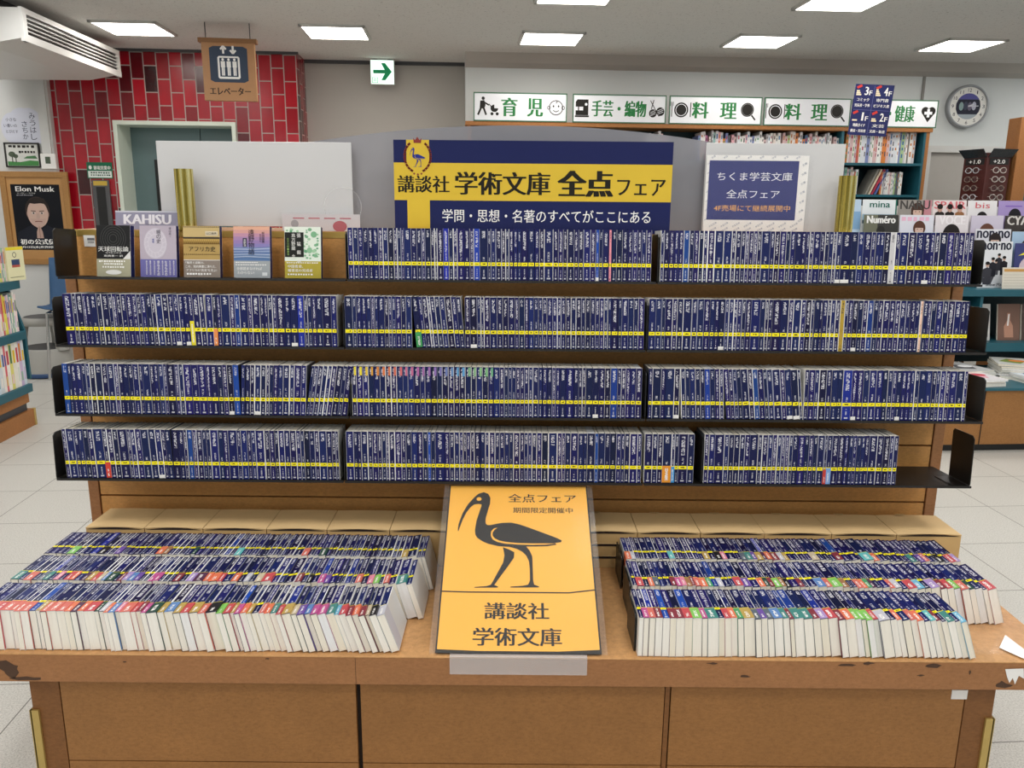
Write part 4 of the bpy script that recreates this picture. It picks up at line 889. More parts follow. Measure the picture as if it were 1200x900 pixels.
c, w, z, h = quadV(238, 45, 299, 118, 6.5)
NAVYS = P('3b4658')
t = thing('lift_sign', 'hanging brown sign with a white lift pictogram before the red tiles', 'sign', RM(c, 6.5, z, R(3)))
m = MB().box(-w / 2, 0, 0, w / 2, .05, h - .03, PM('b08156', .5, .08, 20)); k = w * .36
m.flat([(-k + .03, .13), (k - .03, .13), (k, .145), (k, h - .07), (k - .03, h - .055), (-k + .03, h - .055), (-k, h - .07), (-k, .145)], 1, NAVYS)
m.flat([(-.07, .155), (.07, .155), (.08, .165), (.08, .305), (.07, .315), (-.07, .315), (-.08, .305), (-.08, .165)], 2, WHITE); m.rect(-.066, .17, .066, .303, 3, NAVYS)
for x in (-.042, 0, .042): m.ell(x, .291, .009, .010, 4, WHITE, 14); m.rect(x - .015, .236, x + .015, .279, 4, WHITE); m.rect(x - .011, .178, x - .001, .236, 4, WHITE); m.rect(x + .001, .178, x + .011, .236, 4, WHITE)
for x, s in ((-.035, 1), (.035, -1)): m.stroke([(x, .36 - s * .028), (x, .36 + s * .012)], .015, 2, WHITE); m.stroke([(x - .02, .36 + s * .002), (x, .36 + s * .026), (x + .02, .36 + s * .002)], .014, 2.3, WHITE)
m.text('エレベーター', 0, .068, w * .78, .055, 2, P('2c2420'), .03); mk('sign_board', m, t)
mk('top_rail', MB().box(-w / 2 - .02, -.01, h - .03, w / 2 + .02, .06, h, PM('8a6038', .5, .08)), t)
for s in (-1, 1): mk('hanger_rod', MB().tube([(s * w * .42, .025, h), (s * w * .42, .025, CEIL - z)], .004, GREYD, 6), t)

c, w, z, h = quadV(998, 99, 1039, 159, 5.6)
t = thing('floor_guide', 'navy hanging floor guide with four numbered storeys tilting before the bookcase', 'sign', RM(c, 5.6, z, R(-18)) @ Matrix.Rotation(R(4), 4, 'Y'))
NG = P('252a5e'); m = MB().box(-w / 2, 0, 0, w / 2, .004, h, NG); m.rect(-.001, .01, .001, h - .01, 1, P('6a6ea0')); m.rect(-w / 2 + .01, h / 2 - .001, w / 2 - .01, h / 2 + .001, 1.2, P('6a6ea0'))
for i, (n_, a_, b_) in enumerate((('3', 'コミック', '児童書・学参'), ('4', '専門書', 'ビジネス書'), ('1', '地図ガイド', '雑誌・実用書'), ('2', '文芸', '文庫・新書'))):
    x = -w / 4 if i % 2 == 0 else w / 4; z0 = h / 2 if i < 2 else 0; hh = h / 2
    m.text(n_, x + w * .06, z0 + hh * .74, w * .10, hh * .32, 2, WHITE, .03); m.text('F', x + w * .17, z0 + hh * .67, w * .08, hh * .18, 2, WHITE, .03)
    m.text(a_, x, z0 + hh * .40, w * .32, hh * .13, 2, WHITE, .03); m.text(b_, x, z0 + hh * .18, w * .4, hh * .12, 2, WHITE, .03)
    for q in range((3, 4, 1, 2)[i]): m.rect(x - w * .2, z0 + hh * (.56 + q * .07), x - w * .2 + w * (.13 - q * .025), z0 + hh * (.62 + q * .07), 2, P('e8d8b8'))
    m.stroke([(x - w * .2, z0 + hh * .85), (x - w * .08, z0 + hh * .95)], .016, 3, P('c23a34'))
mk('sign_board', m, t)
mk('thread', MB().tube([(w * .42, .002, h), (w * .42 - .04, .002, CEIL - z + .01)], .0007, ACRYL, 5), t)

# ------------------------------------------------------------------ air conditioner, red wall fittings
t = thing('air_conditioner', 'white ceiling-hung air conditioner with dark louvres before the red tiles', 'air conditioner', RM(-2.80, 5.8, 2.50)); L = 1.55
m = MB(Matrix.Rotation(R(-90), 4, 'Z'))    # profile in x,z drawn across the unit, pulled along v
def prof(pts, v0, v1, mm, mat):
    n = len(pts); mm.add([(x, v, z) for v in (v0, v1) for x, z in pts], [tuple(range(n)), tuple(range(2 * n - 1, n - 1, -1))] + [(i, n + i, n + (i + 1) % n, (i + 1) % n) for i in range(n)], mat)
ACW = PM('e2e1dd', .4, .02); m = MB()
prof([(-.02, .035), (-.26, -.01), (-1.1, -.02), (-1.1, .22), (-.02, .22)], 0, L, m, ACW); mk('housing', m, t)
m = MB().box(-.02, 0, .19, .0, L, .225, ACW).box(-.02, 0, .015, .004, L, .062, ACW).box(-.02, -.004, .015, .002, .05, .225, ACW).box(-.02, L - .04, .015, .002, L, .225, ACW); mk('front_frame', m, t)
mk('outlet', MB().box(-.0199, .05, .062, -.017, L - .04, .19, BLACK), t)
for k in range(4): mk('louvre', MB().box(-.016, .05, .083 + k * .026, .004, L - .04, .088 + k * .026, ACW), t)
mk('ceiling_bracket', MB().box(-.9, .1, .22, -.2, L - .1, CEIL - 2.50, GREYD), t)

c, w, z, h = quadV(100, 190, 130, 209, 7.64)
t = thing('green_notice', 'green and white power-saving notice on the red tiles beside the lift', 'notice', RM(c, 7.672, z))
m = MB().box(-w / 2, 0, 0, w / 2, .006, h, P('1f6a4c')); m.rect(-w * .46, .008, w * .46, h * .46, 1, P('e4ece6')); m.text('節電営業中', w * .1, h * .66, w * .66, h * .24, 2, WHITE, .03); m.ell(-w * .36, h * .68, .014, .018, 2, WHITE, 12)
dash(m, -w * .36, w * .42, h * .35, h * .1, 2, P('3a5a4c'), 8, 3); dash(m, -w * .36, w * .42, h * .2, h * .09, 2, P('3a5a4c'), 9, 4); mk('printed_board', m, t)
c, w, z, h = quadV(109, 211, 129, 268, 7.64)
t = thing('call_panel', 'grey metal lift call panel on the red tiles under the green notice', 'panel', RM(c, 7.655, z))
mk('plate', MB().box(-w / 2, 0, -.3, w / 2, .025, h, PM('5c5c5e', .35, .08, 20, .4)), t, None, .004)
mk('display', MB().box(-w * .26, -.002, h * .05, w * .26, 0, h * .86, BLACK), t); mk('label', MB().box(-w * .4, -.002, h * .89, w * .4, 0, h * .98, PM('c8a840', .4)), t)
mk('button', MB().lathe([(.0, -.006), (.012, -.006), (.012, 0)], CHROME, 16, (0, 0, h * -.06), 'Y'), t)

# left wall: handwriting board, small picture, thermostat, framed poster
c, w, z, h = quadV(6, 133, 46, 167, 7.61)
m = MB().box(-.01, .001, -.01, .01, .004, .01, WHITE)
for x, z_, a, b_ in ((-.08, .0, .1, .13), (.06, .03, .12, .14), (.0, .08, .1, .09), (.08, -.06, .09, .09), (-.04, -.07, .1, .08)): m.ell(x, z_, a, b_, .5 + x, PM('d3d5e2', .5, .02), 22)
IB = P('2a2e48'); m.vtext('みうはし', .09, .13, .055, 2, IB); m.vtext('さちか', .02, .06, .05, 2, IB); m.text('小さな', -.09, .07, .09, .03, 2, IB); m.text('い書いの', -.10, .02, .11, .03, 2, IB); m.text('とびだす', -.09, -.03, .10, .028, 2, IB)
tag(mk('handwritten_card', m, None, RM(c, 7.615, z + h / 2)), 'cloud-shaped white card with handwriting on the left white wall', 'card')
c, w, z, h = quadV(5, 167, 46, 196, 7.59)
t = thing('small_picture', 'small dark-framed picture of trees and grass above the framed portrait poster', 'picture', RM(c, 7.595, z))
mk('frame', MB().box(-w / 2, 0, 0, w / 2, .02, .012, BLACKP).box(-w / 2, 0, h - .012, w / 2, .02, h, BLACKP).box(-w / 2, 0, .012, -w / 2 + .012, .02, h - .012, BLACKP).box(w / 2 - .012, 0, .012, w / 2, .02, h - .012, BLACKP), t)
m = MB().box(-w / 2 + .012, .008, .012, w / 2 - .012, .012, h - .012, PM('d8d8d2', .5, .03)); m.M = Matrix.Translation((0, .008, 0))
m.flat([(-w * .44, .014), (w * .44, .014), (w * .44, .055), (w * .2, .06), (-.02, .045), (-w * .44, .05)], 1, P('4c8a4e'))
for x, z_, s in ((-w * .3, .11, .03), (-w * .2, .095, .022)): m.stroke([(x, .04), (x, z_)], .008, 2, P('3c3a30')); m.ell(x, z_, s, s * .8, 3, P('55604e'), 10)
dash(m, -w * .38, w * .4, h * .84, .022, 2, INK, 6, 1); dash(m, -w * .1, w * .4, h * .62, .02, 2, INK, 6, 2); m.flat([(w * .02, h * .36), (w * .42, h * .36), (w * .36, h * .48), (w * .12, h * .45)], 2, P('4a7a4e')); mk('print', m, t)
c, w, z, h = quadV(47, 180, 64.5, 198, 7.59)
t = thing('thermostat', 'white wall thermostat with small dark screen at the edge of the left wall', 'thermostat', RM(c, 7.598, z))
mk('case', MB().box(-w / 2, 0, 0, w / 2, .02, h, WHITE), t, None, .004); mk('screen', MB().box(-w * .17, -.001, h * .35, w * .17, 0, h * .8, PM('4c5a48', .3)), t)

c, w, z, h = quadV(4, 201, 83, 310, 7.58)
FRM = mdf('poster_frame', 'b0824c')
t = thing('framed_poster', 'wood-framed dark poster of a man with joined hands and white lettering on the left wall', 'poster', RM(c, 7.588, z))
fw = w * .085; b_ = fw * .9
mk('frame', MB().box(-w / 2, 0, 0, w / 2, .03, fw, FRM).box(-w / 2, 0, h - fw, w / 2, .03, h, FRM).box(-w / 2, 0, fw, -w / 2 + fw, .03, h - fw, FRM).box(w / 2 - fw, 0, fw, w / 2, .03, h - fw, FRM), t, None, .003)
mk('mount', MB().box(-w / 2 + fw, .014, fw, w / 2 - fw, .024, h - fw, WOODL), t)
k = w * .36; z0, z1_ = h * .16, h * .865; m = MB(Matrix.Translation((0, .0125, 0))); DK = P('0c0e16')
m.box(-k, 0, z0, k, .0012, z1_, DK); H_ = z1_ - z0; Y = lambda f: z0 + H_ * f
m.ell(0, Y(.60), k * .50, H_ * .215, 1, P('3a2f2a'), 28); m.ell(0, Y(.555), k * .43, H_ * .21, 2, P('c8aa9c'), 28); m.flat([(-k * .33, Y(.48)), (k * .33, Y(.48)), (k * .22, Y(.38)), (k * .1, Y(.345)), (-k * .1, Y(.345)), (-k * .22, Y(.38))], 2.5, P('c0a296'))
m.flat([(-k * .42, Y(.62)), (-k * .36, Y(.72)), (-k * .1, Y(.705)), (k * .15, Y(.715)), (k * .38, Y(.70)), (k * .43, Y(.6)), (k * .46, Y(.7)), (k * .3, Y(.79)), (-k * .1, Y(.80)), (-k * .4, Y(.74))], 3, P('2a2321'))
for s in (-1, 1):
    m.ell(s * k * .17, Y(.565), k * .085, H_ * .016, 3.2, P('d0c4bc'), 14); m.ell(s * k * .17, Y(.565), k * .035, H_ * .014, 3.5, P('2a2624'), 12); m.stroke([(s * k * .07, Y(.592)), (s * k * .27, Y(.60))], H_ * .012, 3.4, P('4a3a34')); m.ell(s * k * .41, Y(.55), k * .05, H_ * .045, 1.5, P('9a7c72'), 12)
m.flat([(-k * .05, Y(.56)), (k * .05, Y(.56)), (k * .08, Y(.49)), (0, Y(.48)), (-k * .08, Y(.49))], 3.1, P('bda196')); m.stroke([(-k * .15, Y(.435)), (0, Y(.44)), (k * .15, Y(.435))], H_ * .014, 3.3, P('7a4a48'))
m.flat([(-k, Y(.02)), (-k * .9, Y(.27)), (-k * .35, Y(.38)), (0, Y(.30)), (k * .35, Y(.38)), (k * .9, Y(.27)), (k, Y(.02))], 1.2, P('1c1f2a'))
m.flat([(-k * .14, Y(.18)), (k * .14, Y(.18)), (k * .12, Y(.28)), (k * .03, Y(.37)), (-k * .03, Y(.37)), (-k * .12, Y(.28))], 4, P('b89a8e')); m.stroke([(0, Y(.19)), (0, Y(.36))], .004, 5, P('7a5c54'))
m.text('Elon Musk', 0, Y(.93), k * 1.6, H_ * .075, 4, WHITE, .03); m.text('イーロン・マスク', -k * .38, Y(.865), k * .75, H_ * .02, 4, WHITE); dash(m, -k * .78, -k * .1, Y(.835), H_ * .012, 4, P('a8a8b0'), 9, 2)
m.text('初の公式伝記', k * .02, Y(.125), k * 1.75, H_ * .085, 5, WHITE, .05); m.text('9月13日(水)世界同時発売', k * .02, Y(.04), k * 1.8, H_ * .045, 5, WHITE, .04); mk('poster_print', m, t)

# stool, chair and bag by the left wall
p = atZ(49, 441, 0); pr = room(p)
STL = PM('a9a7a1', .5, .05); t = thing('step_stool', 'round grey two-step kick stool on the floor by the left wall', 'stool', RM(pr.x + .02, pr.y + .12, 0) @ Matrix.Scale(1.14, 4))
mk('base_ring', MB().lathe([(.2, .0), (.225, .01), (.225, .03), (.21, .04)], PM('34507a', .5), 32), t)
mk('body', MB().lathe([(.215, .03), (.195, .2), (.185, .215), (.1, .215)], STL, 32), t, None, 0, True)
mk('lower_step', MB().lathe([(.0, .218), (.16, .218), (.172, .212)], GREYD, 32), t)
m = MB()
for a in (90, -30, 210): ca, sa = math.cos(R(a)), math.sin(R(a)); m.tube([(.18 * ca, .18 * sa, .2), (.165 * ca, .165 * sa, .3), (.14 * ca, .14 * sa, .42)], [.05, .042, .04], STL, 8)
mk('pillars', m, t); t.children[-1].name = 'leg'
mk('upper_rim', MB().lathe([(.11, .39), (.155, .39), (.15, .445), (.14, .45)], STL, 32), t, None, 0, True); mk('top_step', MB().lathe([(0, .452), (.135, .452), (.142, .446), (.142, .43), (0, .43)], GREYD, 32), t)

c, w, z, h = quadV(50, 312, 96, 366, 7.2)
BLUE = PM('33587f', .6, .06); t = thing('blue_chair', 'blue shell chair by the left wall half behind the shelving', 'chair', RM(c + .03, 7.16, 0, R(14)))
sz = z
n = 7; v = []; f = []
for j in range(8):
    s = j / 7
    if s < .45: yy, zz = -.2 + s * .9, sz + .03 + .03 * (1 - s * 2) ** 2
    else: yy, zz = .2 + (s - .45) * .16, sz + .03 + (s - .45) / .55 * .43
    for i in range(n): q = i / (n - 1) * 2 - 1; v.append((q * (.17 - .03 * s), yy - (.03 * q * q if s >= .45 else 0), zz + (.03 * q * q if s < .45 else 0)))
for j in range(7):
    for i in range(n - 1): f.append((j * n + i, j * n + i + 1, (j + 1) * n + i + 1, (j + 1) * n + i))
o = mk('shell_seat', MB().add(v, f, BLUE), t, None, 0, True); s_ = o.modifiers.new('thick', 'SOLIDIFY'); s_.thickness = .015
for sx in (-1, 1):
    for sy in (-1, 1): mk('leg', MB().tube([(sx * .12, sy * .14, sz + .02), (sx * .15, sy * .17, .0)], .011, CHROME, 8), t)
mk('seat_rail', MB().tube([(-.12, -.14, sz + .018), (.12, -.14, sz + .018), (.12, .14, sz + .018), (-.12, .14, sz + .018), (-.12, -.14, sz + .018)], .009, CHROME, 8), t)
p = room(atZ(80, 433, 0)); t = thing('black_bin', 'low black box with a chrome rim on the floor by the left wall', 'bin', RM(p.x + .05, p.y + .1, 0))
m = MB().box(-.14, -.1, 0, .2, .12, .11, BLACK); mk('body', m, t, None, .006); mk('rim', MB().lathe([(.07, .112), (.078, .12), (.085, .112)], CHROME, 24, (.03, 0, 0)), t)

# ------------------------------------------------------------------ left: book rack seen from its end
RU = -2.885
VE = 5.60
t = thing('magazine_rack', 'teal book rack on a wooden plinth at the left edge of the picture', 'rack', RM(0, 0, 0))
VN = 4.55
zz = lambda px, py: atU(px, py, RU).z
mk('plinth', MB().box(-3.75, VN, 0, -2.885, 5.53, .115, WOOD), t, None, .003); mk('plinth_edge', MB().box(-2.90, 5.51, 0, -2.882, 5.534, .117, BRASS_EDGE), t)
mk('kick_board', MB().box(-3.7, VN, .115, -2.91, VE - .12, .165, PM('3a3d42', .5)), t)
mk('lower_panel', MB().box(-3.7, VN, .165, -2.90, VE - .1, .235, WOOD), t)
S1, S2, S3 = .295, .655, .99
for s in (S1, S2, S3): mk('shelf', MB().box(-3.6, VN, s - .055, RU + .02, VE - .1, s, TEAL), t, None, .003)
mk('back_panel', MB().box(-3.65, VN, .235, -3.1, VE - .1, 2.0, TEALD), t)
mk('end_panel', MB().add([(-3.65, VE - .1, .325), (RU + .01, VE - .1, .325), (RU + .01, VE - .1, S2), (-2.99, VE - .1, S3 + .1), (-2.99, VE - .1, 2.0), (-3.65, VE - .1, 2.0)], [(0, 1, 2, 3, 4, 5)], TEAL).add([(-3.65, VE - .08, .325), (RU + .01, VE - .08, .325), (RU + .01, VE - .08, S2), (-2.99, VE - .08, S3 + .1), (-2.99, VE - .08, 2.0), (-3.65, VE - .08, 2.0)], [(5, 4, 3, 2, 1, 0)], TEAL).add([(RU + .01, VE - .1, .325), (RU + .01, VE - .08, .325), (RU + .01, VE - .08, S2), (RU + .01, VE - .1, S2), (-2.99, VE - .1, S3 + .1), (-2.99, VE - .08, S3 + .1), (-2.99, VE - .1, 2.0), (-2.99, VE - .08, 2.0)], [(0, 1, 2, 3), (3, 2, 5, 4), (4, 5, 7, 6)], TEAL), t)
gc = 'e8e4d8 d8e0d4 ece8e0 d2d8dc e0d878 8fb89c e6c8d0 f0ece4 cfdce4 d8606a e8e050 74a8a0 c8b4d4 f0d8d8'.split()
def rackbook(v, z, th, h, d, c, k, nm, place, grp, u=RU):
    m0 = MB().box(-d, 0, 0, 0, .001, h, PM(c, .4, .08, 30)).box(-d, th - .001, 0, 0, th, h, PM(c, .4, .08, 30)).box(-.001, .001, 0, 0, th - .001, h, PM(c, .4, .08, 30))
    m = m0; m.M = (Matrix.Translation((0, th / 2, 0)) @ Matrix.Rotation(R(90), 4, 'Z')); c2 = P(rb.choice(('4a7a5a', 'c04a58', '3a5a9a', 'e0c030', '8a6aa0', '4a4a50', 'd88a3a')))
    m.rect(-th * .3, h * .55, th * .3, h * rb.uniform(.75, .95), 1, c2); m.rect(-th * .25, h * .12, th * .25, h * rb.uniform(.25, .45), 1, P(rb.choice(gc))); m.M = None; o = mk('guide_book', m, None, RM(u, v, z, 0)); mk('page_block', MB().box(-d + .001, .0012, .001, -.0013, th - .0012, h - .002, PAGES), o)
    tag(o, f'{nm} guide book, {nth(k)} from near end {place}', 'book', grp)
def rrow(z, v0, v1, h0, h1, place, grp, tmin, tmax, seed):
    global rb
    rb = random.Random(seed); v = v1; L_ = []
    while True:
        th = rb.uniform(tmin, tmax)
        if v - th < v0: break
        v -= th + .001; L_.append((v, th))
    for k, (v, th) in enumerate(L_[::-1]):
        c = rb.choice(gc); nm = {'e0d878': 'yellow', 'e8e050': 'bright yellow', '8fb89c': 'green', 'd8606a': 'red', '74a8a0': 'teal', 'c8b4d4': 'lilac', 'e6c8d0': 'pink', 'f0d8d8': 'blush'}.get(c, 'pale')
        rackbook(v, z, th, rb.uniform(h0, h1), .17, c, k + 1, nm, place, grp)
rrow(S1 + .001, 5.0, VE - .12, .30, .31, 'on the lowest shelf of the left rack', 'guide books on the lowest shelf of the left rack', .02, .04, 5)
rrow(S2 + .001, 5.0, VE - .14, .23, .26, 'on the middle shelf of the left rack', 'guide books on the middle shelf of the left rack', .012, .022, 6)
rrow(S3 + .001, 5.05, VE - .2, .20, .215, 'on the upper shelf of the left rack', 'guide books on the upper shelf of the left rack', .015, .03, 9)
m = MB(Matrix.Rotation(R(78), 4, 'Z')).box(-.075, 0, 0, .075, .014, .215, PM('e0ddb4', .45, .03))
m.rect(-.075, .195, .075, .215, 1, P('e2d03c')); m.rect(-.035, .1, .035, .135, 1, P('3a4a6c')); m.rect(-.035, .085, .035, .1, 1.2, P('b0584c')); m.ring(-.005, .165, .018, .013, 1, P('6a6a60'), 18); m.rect(-.06, .02, .06, .024, 1, P('7a7a60'))
tag(mk('face_out_guide', m, None, RM(RU + .03, VE - .14, S3 + .001)), 'cream and yellow face-out guide book at the end of the left rack', 'book')

# ------------------------------------------------------------------ right: magazine stand
GU0 = 3.02
t = thing('magazine_stand', 'teal and brown magazine stand behind the right end of the display', 'stand', RM(0, 0, 0))
mk('base', MB().box(GU0, 4.64, .05, 6.5, 5.35, .40, MDF), t, None, .002); mk('plinth', MB().box(GU0 + .03, 4.68, 0, 6.5, 5.3, .05, BLACK), t)
mk('seam', MB().box(3.272, 4.637, .05, 3.277, 4.641, .40, DARKGAP), t)
mk('counter', MB().box(GU0 - .01, 4.62, .40, 6.5, 5.35, .418, TEAL), t, None, .002)
MZ1, MZ2 = Zv(1160, 407, 5.12), Zv(1160, 343, 5.12)
mk('lower_shelf', MB().box(GU0, 5.12, MZ1 - .03, 6.5, 5.5, MZ1 + .03, TEAL), t); mk('upper_shelf', MB().box(GU0 - .55, 5.12, MZ2 - .025, 6.5, 5.75, MZ2 + .02, TEAL), t)
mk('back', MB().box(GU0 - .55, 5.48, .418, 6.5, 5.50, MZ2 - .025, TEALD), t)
mk('partition', MB().box(3.50, 5.14, MZ1 + .03, 3.52, 5.48, MZ2 - .025, TEAL), t); mk('end_panel', MB().box(GU0 - .02, 5.12, .418, GU0, 5.5, MZ2 - .025, TEAL), t)
DV = [5.24, 5.30, 5.36, 5.42, 5.47]; DZ = [MZ2 + .02, MZ2 + .115, MZ2 + .215, MZ2 + .315]
for k in range(1, 4): mk('tier', MB().box(GU0 - .52, DV[k] - .004, MZ2 + .02, 6.5, DV[k] + .035, DZ[k] - .002, TEAL), t)
mk('rear_board', MB().box(GU0 - .52, 5.56, MZ2 + .02, 6.5, 5.58, MZ2 + .56, WHITE), t)
def head(m, x, z, s, hair, long_, l=2, skin='d8b8a8'):
    m.ell(x, z + s * .12, s * .62, s * .72, l, P(hair), 22)
    if long_: m.flat([(x - s * .62, z + s * .1), (x + s * .62, z + s * .1), (x + s * .75, z - s * 1.0), (x - s * .75, z - s * 1.0)], l, P(hair)) if False else m.rect(x - s * .6, z - s * .95, x + s * .6, z + s * .1, l + .05, P(hair))
    m.ell(x, z - s * .05, s * .42, s * .56, l + .3, P(skin), 22)
    m.flat([(x - s * .45, z + s * .15), (x + s * .45, z + s * .15), (x + s * .4, z + s * .55), (x, z + s * .68), (x - s * .4, z + s * .55)], l + .5, P(hair))
    for q in (-1, 1): m.ell(x + q * s * .18, z + s * .02, s * .07, s * .035, l + .6, P('3a2c2a'), 10)
    m.stroke([(x - s * .1, z - s * .33), (x + s * .1, z - s * .33)], s * .06, l + .6, P('a84a50')); m.rect(x - s * .12, z - s * .62, x + s * .12, z - s * .5, l + .2, P(skin))
def mag(px0, px1, tier, label, bg, draw, h=.285, th=.006):
    V = DV[tier]; zt = DZ[tier]; py = (322, 290, 262, 240)[tier]; x0, x1 = U(px0, py, V), U(px1, py, V); w = x1 - x0
    o = mk('magazine', MB().box(-w / 2, .0, 0, w / 2, th, h, PM(bg, .3, .04, 6)), None, RM((x0 + x1) / 2, V - .001, zt + .001) @ Matrix.Rotation(R(-5), 4, 'X'))
    m = MB(); draw(m, w, h); mk('cover_print', m, o); mk('page_block', MB().box(-w / 2 + .002, .0012, h, w / 2 - .0005, th - .001, h + .0006, PAGES), o)
    tag(o, label, 'magazine', 'magazines on the stand')
def ttl(s, c, f=.8, hh=.045, b=.03, dz=0):
    return lambda m, w, h: m.text(s, 0, h - .032 - dz, w * f, hh, 4, P(c), b)
def both(*fs):
    return lambda m, w, h: [q(m, w, h) for q in fs]
def face(x, z, s, hair, long_, l=2): return lambda m, w, h: head(m, x * w, z * h, s, hair, long_, l)
def body(c, top=.3): return lambda m, w, h: m.flat([(-w * .4, 0), (w * .4, 0), (w * .3, h * top), (w * .1, h * (top + .08)), (-w * .1, h * (top + .08)), (-w * .3, h * top)], 1.5, P(c))
def group(m, w, h):
    for x, z_, s_, c_ in ((-.24, .40, 1.2, '3c3c44'), (-.08, .52, 1.0, '24242c'), (.1, .62, .9, '2c2c34'), (.26, .55, 1.0, '1c1c24'), (.02, .5, .8, '55555c')):
        X, Z_ = x * w, z_ * h; m.flat([(X - .022 * s_, Z_ - .085 * s_), (X + .022 * s_, Z_ - .085 * s_), (X + .026 * s_, Z_), (X, Z_ + .014), (X - .026 * s_, Z_)], 2 + s_, P(c_)); m.ell(X, Z_ + .025 * s_, .011 * s_, .014 * s_, 3 + s_, P('c8a898'), 12); m.ell(X, Z_ + .034 * s_, .013 * s_, .010 * s_, 4 + s_, P('1c1818'), 12)
    m.flat([(-w * .38, h * .12), (-w * .1, h * .08), (w * .02, h * .3), (-w * .1, h * .46), (-w * .4, h * .36)], 2.5, P('4a4a50')); m.text('Snow Man', w * .02, .022, w * .55, .022, 5, P('3a3a44')); dash(m, -w * .46, -w * .3, h * .22, .004, 5, P('6a6a74'), 3, 1); m.text('2', w * .44, h * .2, .012, .03, 5, P('2c2c34'))
# top tier
mag(990, 1011, 3, 'pale blue sky magazine at the left of the top tier', 'b8d0e6', lambda m, w, h: (m.rect(-w / 2, h * .3, w / 2, h * .72, 1, P('86aed2')),))
mag(1013, 1053, 3, 'white sea-view magazine with green script title on the top tier', 'e4eaee', both(ttl('mina', '1f6a5c', .6, .04), lambda m, w, h: (m.rect(-w / 2, h * .5, w / 2, h * .66, 1, P('9ab8cc')), m.rect(-w / 2, h * .44, w / 2, h * .52, 1.5, P('4a5a66')), m.rect(w * .46, 0, w / 2, h, 2, P('1f6a5c')))))
mag(1055, 1094, 3, 'grey magazine with a long-haired woman on the top tier', '9a948e', both(ttl('NARU', '4a4644', .9, .06), face(.08, .72, .075, '4a3228', True), lambda m, w, h: m.rect(w * .26, h * .5, w / 2, h, 1, P('c88a94'))))
mag(1096, 1135, 3, 'white magazine with pink capitals and three dark-suited figures on the top tier', 'eadfdf', both(ttl('SPAIR', 'd86a72', .95, .05), lambda m, w, h: [(m.ell(x * w, h * .80, .018, .024, 5, P('c8a090'), 14), m.ell(x * w, h * .85, .021, .018, 5.5, P('1c1614'), 14), m.flat([(x * w - .036, h * .4), (x * w + .036, h * .4), (x * w + .032, h * .7), (x * w, h * .76), (x * w - .032, h * .7)], 4.5 + x, P(c_))) for x, c_ in ((-.3, '2c2420'), (.0, '241c1a'), (.3, '9a6a44'))]))
mag(1137, 1171, 3, 'white magazine with small red letters on the top tier', 'e8e6e8', both(ttl('bis', 'd0606a', .5, .04, .0), face(0, .55, .065, '1c1818', False)))
mag(1173, 1212, 3, 'violet magazine with a dark-haired head on the top tier', 'a894cc', both(face(0, .60, .075, '1c1a20', True), lambda m, w, h: m.rect(-w * .3, h * .86, w * .2, h * .89, 2, P('8a6ac0'))))
# third tier
mag(1014, 1054, 2, 'olive and black magazine with white letters on the third tier', '6a6c58', both(ttl('Numéro', 'f0f0ee', .85, .05, .06), lambda m, w, h: (m.rect(-w * .1, 0, w / 2, h, 1, P('3a3a38')), m.ell(0, h * .62, .03, .035, 2, P('2a2a28'), 14)), body('2c2c2a', .4)))
mag(1056, 1096, 2, 'pale magazine with a short-haired woman and pink title on the third tier', 'dfe0ea', both(lambda m, w, h: dash(m, -w * .45, w * .42, h * .9, .03, 2, P('e8b8d0'), 5, 3), face(.08, .66, .07, '5a3a2c', False, 5), body('c8d4e6', .3)))
mag(1098, 1137, 2, 'white magazine with a large dark bob haircut on the third tier', 'e6e0e4', both(ttl('VOCE', 'f4f0f4', .8, .06, .05), face(0, .5, .10, '241e1e', True)))
mag(1140, 1178, 2, 'lilac magazine with a brown-haired face on the third tier', 'cfc8da', both(face(0, .55, .09, '6a4638', True)))
mag(1180, 1218, 2, 'black magazine with pale capitals on the third tier', '3a3230', both(ttl('CYAN', 'd8d4d0', .9, .06, .06), face(.1, .45, .08, '2c2422', False)))
# second tier
mag(1022, 1063, 1, 'white magazine lying low behind the right bay on the second tier', 'e6e6e6', lambda m, w, h: m.rect(-w * .4, h * .9, w * .4, h * .94, 1, P('c8c8cc')), .27)
mag(1065, 1100, 1, 'pale blue magazine with a dark head on the second tier', 'b4cde6', both(face(0, .74, .08, '1c2028', False)), .27)
mag(1102, 1142, 1, 'brown magazine with orange capitals on the second tier', '5a3428', both(ttl('EYESCREAM', 'b86a3c', .95, .035)), .27)
mag(1144, 1185, 1, 'pale magazine with a long-haired woman, just above the group cover', 'e2e2ea', both(ttl('non·no', '24283c', .95, .05, .05, .003), face(.05, .72, .07, '2c2424', True, 6), body('9a9aa4', .25)), .295)
mag(1187, 1222, 1, 'sky blue magazine cut by the right edge on the second tier', 'a8c4de', both(face(0, .6, .07, '2c2424', False)), .28)
